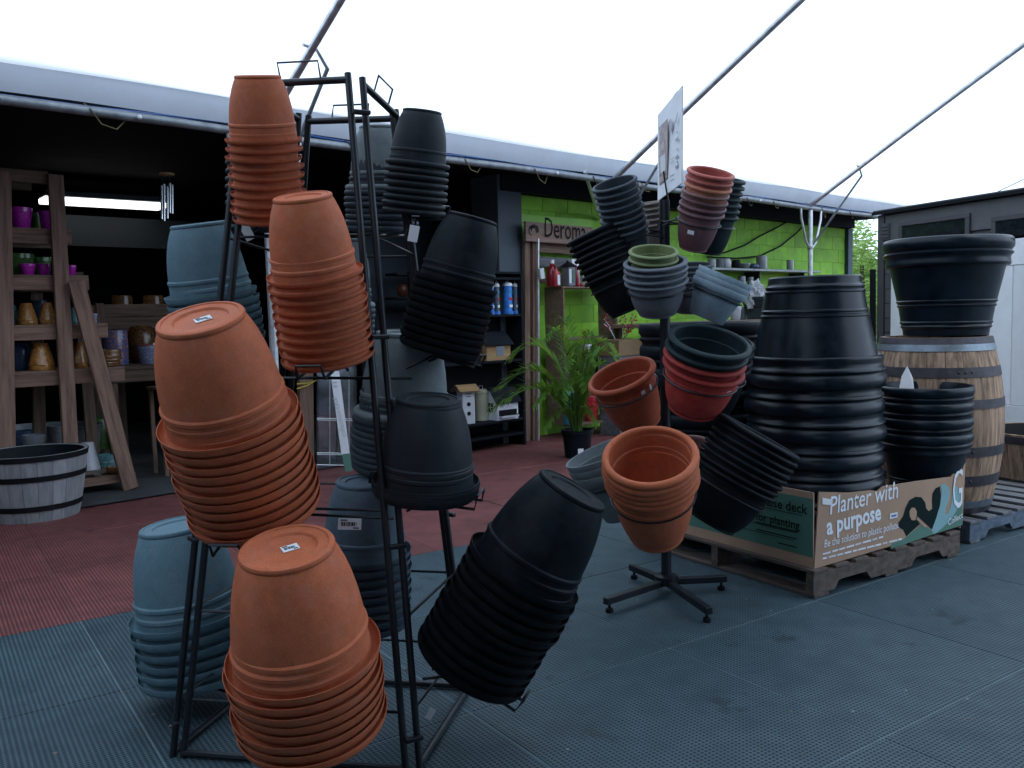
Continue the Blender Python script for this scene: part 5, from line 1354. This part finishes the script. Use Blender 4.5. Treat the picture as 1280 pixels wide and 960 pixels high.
tin = mesh_obj('cream_tin', bm_mesh(lathe_bm([(0, 0), (0.075, 0), (0.075, 0.27), (0.082, 0.272), (0.082, 0.295), (0.06, 0.305), (0, 0.31)], 24), 'tin', 35), cream, None, Matrix.Translation(p)); tag(tin, 'cream enamel tin with lid behind the white bird house', 'tin')
tube('handle', [p + Vector((-0.02, 0, 0.305)), p + Vector((-0.015, 0, 0.34)), p + Vector((0.015, 0, 0.34)), p + Vector((0.02, 0, 0.305))], 0.004, galv, tin, 6)

# ------------------------------------------------------------------ crate shelving by the window, sign, bottles
KO = 0.70
crs = empty('crate_shelving', FP(700, 560, KO)); tag(crs, 'rustic plank crate shelving under the wooden shop sign', 'shelving')
def K(name, a, b, w, t, m, off=KO, up=EN): return plank(name, FP(*a, off), FP(*b, off), w, t, m, crs, up, 0.003)
K('post', (658, 560), (657.5, 300), 0.075, 0.05, oldwood, KO + 0.1)
K('post', (667, 560), (667, 299), 0.06, 0.05, shelfwood, KO + 0.08)
K('angle_strip', (673, 560), (672.5, 298), 0.022, 0.022, galv, KO + 0.02)
K('back_board', (674, 309), (760, 315), 0.105, 0.02, oldwood, KO + 0.13)
K('back_board', (674, 327), (760, 333), 0.105, 0.02, greypallet, KO + 0.13)
K('back_board', (674, 348), (760, 353), 0.10, 0.02, oldwood, KO + 0.13)
ks = FP(710, 359, KO - 0.1).z
def kt(x, o=KO): return tt(x, 400, o)
def crate(x0, x1, y0, y1, m):
    ta_, tb_ = kt(x0), kt(x1); z1_, z0_ = FP((x0 + x1) / 2, y0, KO).z, FP((x0 + x1) / 2, y1, KO).z
    for nm, a, b, zz0, zz1 in (('side_board', ta_, ta_ + 0.022, z0_, z1_), ('side_board', tb_ - 0.022, tb_, z0_, z1_), ('top_board', ta_ - 0.004, tb_ + 0.004, z1_ + 0.001, z1_ + 0.02), ('bottom_board', ta_, tb_, z0_ - 0.02, z0_ - 0.001)):
        fbox(nm, a, b, KO - 0.12, KO + 0.15, zz0, zz1, m, crs, 0.003)
    return z1_ + 0.0205, z0_
k1 = crate(694, 762, 361, 421, oldwood)
k2 = crate(694, 762, 424, 524, oldwood)
ksA = k1[0]
for q in range(5):  # dark boards added where the green wall behind lies in shade
    zz_ = k2[1] + 0.05 + q * 0.145
    if zz_ < k2[0] - 0.04: plank('back_board', EP(kt(694) + 0.03, -KO - 0.16, zz_ + 0.03), EP(kt(762) - 0.03, -KO - 0.16, zz_ + 0.03), 0.135, 0.015, darkwood, crs, EN, 0.003)
for q in range(4):  # more dark boards standing in for shade low on the wall
    fbox('shade_board', kt(676), kt(762), KO + 0.13, KO + 0.15, 0.02 + q * 0.13, 0.145 + q * 0.13, darkwood, crs, 0.003) if 0.145 + q * 0.13 < k2[1] - 0.03 else None
sgp = plank('wooden_sign', FP(656, 289, KO + 0.03), FP(740, 296, KO + 0.03), 0.20, 0.03, mat('sign_board_wood', (0.30, 0.205, 0.165), 0.75, 0, 0.15, 7, 0.4, 40, 0.25, (0.19, 0.125, 0.10), (0.35, 5, 5)), None, EN)
tag(sgp, 'wooden shop sign with dark lettering against the green wall', 'sign')
def WS(x, y): return FP(x, y, KO + 0.012)
nW = -EN
letters('Deroma', WS(679.5, 296), WS(731, 301), ink, sgp, nW, stretch=1.5, lift=0.004)
for r0, a0_, a1_ in ((7.0, 120, 395), (5.2, 200, 420), (3.6, 160, 400)):
    tube('emblem', [WS(667 + r0 * 0.85 * math.cos(R_(a)), 288 + r0 * math.sin(R_(a))) - EN * 0.003 for a in range(a0_, a1_, 22)], 0.0035, ink, sgp, 5)
mark('emblem', [(665 + 3.0 * math.cos(a), 283.5 + 1.8 * math.sin(a)) for a in [k * math.pi / 6 for k in range(12)]], ink, sgp, nW, lambda x, y: WS(x, y) - EN * 0.004)
def bottle(x0, x1, y0, m, capm, label, o=KO - 0.02, prof=None, lab=True):
    p = FP((x0 + x1) / 2, 355, o); d = (p - OC).dot(FW); p.z = ksA; r = (x1 - x0) / 2 * d / FPX; h = max(FP((x0 + x1) / 2, y0, o).z - ksA, 0.08)
    b = mesh_obj('bottle', bm_mesh(lathe_bm([(0, 0), (r * .9, 0), (r, r * .15), (r, h * .62), (r * .8, h * .74), (r * .32, h * .84), (r * .3, h * .88), (0, h * .88)], 18), 'bottle', 40), m, None, Matrix.Translation(p))
    tag(b, label, 'bottle', 'bottles on the crate shelf')
    mesh_obj('cap', bm_mesh(lathe_bm([(0, h * .87), (r * .38, h * .87), (r * .38, h), (0, h)], 14), 'cap', 40), capm, b, Matrix.Translation(p))
    if lab: box('printed_label', frame(p - EN * (r + 0.001) + EU * r * 0.25 + Z * h * 0.32, EU, Z), r * 1.1, 0.003, h * 0.5, lab if not isinstance(lab, bool) else redg, b, 0)
    return b
bottle(683, 698, 325, bottle_red, paper, 'dark red bottle with white cap on the crate')
bottle(691, 699, 333, gl('red_label_plastic', (0.42, 0.05, 0.05)), bottle_red, 'bright red labelled bottle in front of the dark red one', KO - 0.08, lab=paper)
bottle(716, 724, 331, bottle_red, bottle_red, 'slim red bottle right of the lantern', lab=False)
bottle(726, 731, 338, gl('pale_green_plastic', (0.25, 0.36, 0.26)), paper, 'pale green small bottle on the crate', lab=False)
p = FP(711, 355, KO - 0.02); p.z = ksA
lan = empty('seed_lantern', p); tag(lan, 'small square seed feeder with dark roof on the crate', 'bird feeder')
box('body', frame(p + Z * 0.11, EU, Z), 0.105, 0.1, 0.2, greyg, lan, 0.003)
box('printed_label', frame(p + Z * 0.11 - EN * 0.052 + EU * 0.025, EU, Z), 0.045, 0.003, 0.13, pgreen, lan, 0)
box('printed_label', frame(p + Z * 0.11 - EN * 0.052 - EU * 0.03, EU, Z), 0.035, 0.003, 0.15, paper, lan, 0)
mesh_obj('roof', bm_mesh(lathe_bm([(0.10, 0.21), (0.02, 0.26), (0.015, 0.275), (0, 0.275)], 4), 'roof'), rackmetal, lan, Matrix.Translation(p) @ Matrix.Rotation(hd + R_(45), 4, 'Z'))
p = FP(717, 355, KO + 0.09); p.z = ksA
tag(box('white_carton', frame(p + Z * 0.15, EU, Z), 0.12, 0.07, 0.3, paper, None), 'white carton standing at the back of the crate', 'carton')
p = FP(678, 355, KO); p.z = ksA
tag(box('white_packet', frame(FP(677, 342, KO - 0.02), EU + Z * 0.15, Z), 0.06, 0.03, 0.11, paper, None), 'small white packet hanging by the metal strip', 'packet')
for i, x in enumerate((723, 727, 733)):
    p = FP(x, 357, KO - 0.09); p.z = ksA + 0.018
    bm = bmesh.new(); bmesh.ops.create_icosphere(bm, subdivisions=2, radius=0.02)
    tag(mesh_obj('red_ornament', bm_mesh(bm, 'ornament', 60), redg, None, Matrix.Translation(p)), ['small red ornament, leftmost at the crate front', 'small red ornament, middle of three at the crate front', 'small red ornament, rightmost at the crate front'][i], 'ornament', 'red ornaments on the crate')
# bucket, glazed pots on the low board, kraft crate with berries
lbz = FP(720, 527, KO - 0.1).z
fbox('low_shelf', kt(690), kt(762), KO - 0.25, KO - 0.125, lbz - 0.025, lbz, oldwood, crs, 0.003)
def on_low(x0, x1, y0, m, prof, label, o=KO - 0.19, zz=None, **k):
    p = FP((x0 + x1) / 2, 500, o); d = (p - OC).dot(FW); p.z = lbz if zz is None else zz
    return glazed(None, (x1 - x0) * d / FPX, FP((x0 + x1) / 2, y0, o).z - p.z, p, prof, m, label, **k)
on_low(702, 718, 489, blueg, 'pot', 'blue dotted pot behind the palm stems')
on_low(728, 749, 494, redg, 'pot', 'red glazed pot right of the palm')
on_low(748, 760, 498, redg, 'pot', 'small red pot behind the tilted terracotta pot')
on_low(722, 746, 430, galv, 'pot', 'galvanised bucket on the crate behind the palm', KO, k2[1] + 0.001 + 0.0, name='galvanised_bucket', cat='bucket', group='bucket')
kc = FP(775, 434, 0.35)
kcb = box('kraft_crate', frame(kc, EU, Z), 0.40, 0.3, 0.17, mat('kraft_brown_board', (0.24, 0.155, 0.075), 0.8), None); tag(kcb, 'brown wooden crate beside the black ribbed planters', 'crate')
fbox2 = box('crate_stand', frame(Vector((kc.x, kc.y, (kc.z - 0.087) / 2)), EU, Z), 0.38, 0.28, kc.z - 0.089, greypallet, None); tag(fbox2, 'grey wooden plinth under the brown crate', 'plinth')
br_ = empty('berry_branches', kc + Z * 0.085); tag(br_, 'twigs with red berries standing in the brown crate', 'plant')
rnd = random.Random(11)
for i in range(12):
    a = rnd.uniform(0, 6.28); b = kc + Z * 0.086 + Vector((math.cos(a), math.sin(a), 0)) * 0.05; tp = b + Vector((math.cos(a) * 0.12, math.sin(a) * 0.12, rnd.uniform(0.12, 0.3)))
    tw = tube('twig', [b, (b + tp) / 2 + Vector((0, 0, 0.03)), tp], 0.003, [galv, bark][i % 2], br_, 5)
    bm = bmesh.new()
    for q in range(5):
        bmesh.ops.create_icosphere(bm, subdivisions=1, radius=0.011, matrix=Matrix.Translation(b.lerp(tp, 0.5 + 0.12 * q) - b + Vector((rnd.uniform(-.02, .02), rnd.uniform(-.02, .02), rnd.uniform(-.02, .02)))))
    mesh_obj('berries', bm_mesh(bm, 'berries', 60), redg, tw, Matrix.Translation(b))

# ------------------------------------------------------------------ potted palm
pb = onz(722, 571); pb.z = 0.0
palm = empty('potted_palm', pb); tag(palm, 'leafy green palm in a black pot before the crate shelving', 'plant')
dP = (pb - OC).dot(FW); rP = 19 * dP / FPX
hP = 0.255
mesh_obj('nursery_pot', bm_mesh(lathe_bm([(0, 0), (rP * .8, 0), (rP * .82, .01), (rP * .97, hP * .85), (rP * 1.06, hP * .86), (rP * 1.06, hP), (rP * .98, hP), (rP * .95, hP * .9), (0, hP * .88)], 28), 'pot', 35), black, palm, Matrix.Translation(pb))
sticker(palm, frame(Vector((pb.x + 0.02, pb.y - rP * 0.96, 0.07)), Vector((1, 0.1, 0)), Vector((0, -1, 0.1))), 0.05, 0.05, paper, False, 'plant_label')
def frond(base, out, length, rise, droop, seed, yellow_tip=False):
    rnd = random.Random(seed); bm = bmesh.new(); pts = []
    for i in range(15):
        f = i / 14
        pts.append(out * (length * f * (0.35 + 0.65 * f)) + Z * (rise * math.sin(f * 1.9) - droop * 0.42 * f ** 2.6))
    tube_bm(pts, [0.007 * (1 - 0.8 * i / 14) for i in range(15)], 5, bm)
    side = out.cross(Z).normalized()
    for i in range(38):
        f = 0.22 + 0.78 * i / 37
        k = f * 14; j = min(int(k), 13); p = pts[j].lerp(pts[j + 1], k - j); t = (pts[j + 1] - pts[j]).normalized()
        L = length * 0.46 * (1 - abs(f - 0.55) ** 1.5 * 1.4) * rnd.uniform(0.85, 1.1)
        for s in (-1, 1):
            d = (t * rnd.uniform(0.6, 0.9) + side * s * rnd.uniform(0.7, 1.0) + Z * rnd.uniform(0.0, 0.35)).normalized()
            w = d.cross(Z).normalized() * 0.0098
            e1 = p + d * L * 0.5; e2 = p + d * L - Z * L * rnd.uniform(0.02, 0.25)
            v = [bm.verts.new(q) for q in (p - w * .4, p + w * .4, e1 + w, e2, e1 - w)]
            bm.faces.new((v[0], v[1], v[2], v[4])); bm.faces.new((v[4], v[2], v[3]))
    bmesh.ops.recalc_face_normals(bm, faces=bm.faces)
    return mesh_obj('frond', bm_mesh(bm, 'frond', 60), palmm, palm, Matrix.Translation(base))
XR = Vector((1, 0, 0)); YR = Vector((0, 1, 0))
fr_list = [(-1.0, -0.3, 0.80, 0.55, 0.5, 0), (-0.95, -0.1, 0.72, 0.72, 0.5, 0), (-0.6, 0.1, 0.62, 0.92, 0.3, 0), (-0.4, -0.4, 0.45, 1.05, 0.2, 0), (-0.1, 0.3, 0.40, 1.12, 0.1, 0), (0.2, -0.3, 0.40, 1.02, 0.2, 0),
           (0.6, -0.2, 0.45, 0.95, 0.3, 0), (0.9, -0.3, 0.45, 0.75, 0.4, 0), (0.75, 0.2, 0.5, 0.85, 0.3, 0), (-0.75, -0.5, 0.5, 0.55, 0.5, 0), (-0.3, -0.7, 0.42, 0.62, 0.5, 0), (0.15, -0.7, 0.38, 0.66, 0.4, 0),
           (0.55, -0.6, 0.42, 0.55, 0.5, 0), (-0.2, -0.5, 0.35, 0.82, 0.3, 0), (0.35, -0.5, 0.35, 0.85, 0.3, 0), (-0.7, -0.6, 0.42, 0.32, 0.5, 0), (0.5, -0.7, 0.35, 0.34, 0.5, 0)]
for i, (x, y, ln, rise, dr_, sh) in enumerate(fr_list):
    frond(pb + Z * (hP * 0.88) + Vector((x * 0.04, y * 0.04, 0)), (XR * x + YR * y).normalized(), ln * (0.9 if x < 0 else 0.75), rise * 0.95, dr_, i)
for i in range(5):
    a = i * 1.3
    b = pb + Vector((0.03 * math.cos(a), 0.03 * math.sin(a), hP * 0.85))
    tube('stem', [b, b + Vector((0.02 * math.cos(a), 0.02 * math.sin(a), 0.35))], [0.013, 0.008], mat('palm_stem', (0.09, 0.14, 0.04), 0.5), palm, 7)

# ------------------------------------------------------------------ wall shelves with grey pots, counter, trough with newspaper
WS0 = WO - 0.30
s1z = FP(950, 336, WS0).z
ws = empty('wall_shelf', FP(960, 336, WS0)); tag(ws, 'grey metal wall shelf of small grey pots on the green wall', 'shelf', 'shelves on the green wall')
t0_, t1_ = tt(868, 330, WS0), tt(1026, 342, WS0)
fbox('shelf_board', t0_, t1_, WS0, WO - 0.006, s1z - 0.03, s1z, galvd, ws, 0.004)
for t in (t0_ + 0.3, (t0_ + t1_) / 2, t1_ - 0.4): fbox('bracket', t - 0.012, t + 0.012, WS0 + 0.05, WO - 0.008, s1z - 0.16, s1z - 0.032, rackmetal, ws, 0.002)
def wp(x0, x1, hpx, m, prof, label, o=WS0 + 0.12, z=None):
    p = FP((x0 + x1) / 2, 330, o); d = (p - OC).dot(FW); p.z = s1z if z is None else z
    return glazed(None, (x1 - x0) * d / FPX, hpx * d / FPX, p, prof, m, label, group='small pots on the green wall shelves')
wp(884, 895, 11, greyg, 'cyl', 'grey pot at the left end of the wall shelf')
wp(895, 905, 12, midgrey, 'cyl', 'mid grey pot second on the wall shelf')
wp(903, 914, 12, whiteg, 'round', 'white rounded pot on the wall shelf')
wp(914, 926, 11, black, 'round', 'black rounded pot on the wall shelf')
wp(924, 938, 7, greyg, 'pot', 'low grey pot on the wall shelf right of the black one')
wp(936, 949, 7, tblue, 'round', 'low dark blue pot on the wall shelf')
wp(945, 959, 17, greyg, 'cyl', 'tall grey cylinder pot on the wall shelf')
wp(983, 992, 13, greyg, 'cyl', 'lone grey cylinder pot near the galvanised post')
s2z = FP(948, 362, WS0).z
ws2 = empty('wall_shelf', FP(935, 362, WS0)); tag(ws2, 'short lower shelf on the green wall with two grey pots', 'shelf', 'shelves on the green wall')
fbox('shelf_board', tt(900, 358, WS0), tt(957, 362, WS0), WS0, WO - 0.006, s2z - 0.025, s2z, galvd, ws2, 0.004)
fbox('bracket', tt(940, 362, WS0), tt(943, 362, WS0), WS0 + 0.05, WO - 0.008, s2z - 0.14, s2z - 0.027, rackmetal, ws2, 0.002)
wp(922, 932, 17, greyg, 'cyl', 'grey pot on the short lower shelf, left', z=s2z)
wp(934, 942, 16, greyg, 'cyl', 'grey pot on the short lower shelf, middle', z=s2z)
wp(942, 949, 8, greyg, 'pot', 'small grey pot on the short lower shelf, right', z=s2z)
CTO = 0.1
cz = FP(930, 400, CTO).z
ctr = empty('counter', FP(930, 560, CTO)); tag(ctr, 'low counter board before the green wall behind the black planters', 'counter')
fbox('counter_top', tt(800, 399, CTO), tt(960, 401, CTO), CTO, CTO + 0.5, cz - 0.04, cz, oldwood, ctr, 0.003)
for x in (812, 950):
    for o in (0.05, 0.42): fbox('leg', tt(x, 400, CTO), tt(x, 400, CTO) + 0.06, CTO + o, CTO + o + 0.06, 0.0, cz - 0.041, darkwood, ctr, 0.003)
def oc(x0, x1, hpx, m, prof, label, o=CTO + 0.12):
    p = FP((x0 + x1) / 2, 398, o); d = (p - OC).dot(FW); p.z = cz + 0.0005
    return glazed(None, (x1 - x0) * d / FPX, hpx * d / FPX, p, prof, m, label, group='white pots on the counter')
oc(912, 927, 17, whiteg, 'pot', 'white pot on the counter beside the dark trough')
oc(898, 912, 12, whiteg, 'pot', 'white pot on the counter behind the pale blue stack')
oc(925, 934, 16, greyg, 'cyl', 'pale grey pot on the counter beside the dark trough', CTO + 0.3)
tp_ = FP(948, 398, CTO + 0.1); tp_.z = cz
dT = (tp_ - OC).dot(FW)
trg = mesh_obj('dark_trough', bm_mesh(lathe_bm([(0, 0), (0.10, 0), (0.10, 0.015), (0.11, 0.10), (0.125, 0.11), (0.15, 0.17), (0.16, 0.175), (0.165, 0.2), (0.14, 0.2), (0.10, 0.06), (0, 0.05)], 4), 'trough'), slate, None,
               Matrix.Translation(tp_) @ Matrix.Rotation(hd + R_(45), 4, 'Z') @ Matrix.Scale(1.05 * 34 * dT / FPX / 0.23 * 0.9, 4)); tag(trg, 'dark square planter stuffed with crumpled newspaper', 'planter')
npap = bpy.data.materials.new('newspaper'); npap.use_nodes = True
_n, _l = npap.node_tree.nodes, npap.node_tree.links
_b = _n['Principled BSDF']; _tc = _n.new('ShaderNodeTexCoord'); _w = _n.new('ShaderNodeTexWave'); _w.inputs['Scale'].default_value = 22; _w.inputs['Distortion'].default_value = 4; _w.inputs['Detail'].default_value = 3
_r = _n.new('ShaderNodeValToRGB'); _r.color_ramp.elements[0].color = (0.12, 0.12, 0.14, 1); _r.color_ramp.elements[1].color = (0.62, 0.63, 0.66, 1); _r.color_ramp.elements[0].position = 0.2; _r.color_ramp.elements[1].position = 0.5
_l.new(_tc.outputs['Object'], _w.inputs[0]); _l.new(_w.outputs[0], _r.inputs[0]); _l.new(_r.outputs[0], _b.inputs[0]); _b.inputs['Roughness'].default_value = 0.8
def crumple(name, p, sx, sy, sz, seed, label):
    bm = bmesh.new(); bmesh.ops.create_icosphere(bm, subdivisions=3, radius=0.5); rnd = random.Random(seed)
    from mathutils import noise
    for v in bm.verts:
        k = 1 + 0.55 * noise.noise(v.co * 5 + Vector((seed, 0, 0))) + 0.3 * noise.noise(v.co * 11)
        v.co = Vector((v.co.x * sx * k, v.co.y * sy * k, v.co.z * sz * k))
    tag(mesh_obj(name, bm_mesh(bm, name), npap, None, Matrix.Translation(p)), label, 'newspaper', 'crumpled newspaper')
sc_ = dT / FPX
crumple('newspaper', tp_ + EU * -0.08 + Z * 30 * sc_, 22 * sc_, 16 * sc_, 34 * sc_, 1, 'large crumpled newspaper wad at the left of the dark planter')
crumple('newspaper', tp_ + EU * 0.10 + Z * 28 * sc_, 18 * sc_, 14 * sc_, 16 * sc_, 4, 'smaller crumpled newspaper wad at the right of the dark planter')
for i, pts in enumerate((((884, 318), (905, 316), (930, 307), (950, 295), (968, 286), (988, 275), (1001, 266)), ((884, 321), (920, 323), (950, 320), (975, 308), (996, 291), (1004, 282)))):
    tag(tube('cable', [FP(x, y, WO - 0.05) for x, y in pts], 0.011, rubber, None, 6), ['black cable sagging across the green wall, upper of two', 'black cable sagging across the green wall, lower of two'][i], 'cable', 'cables on the green wall')
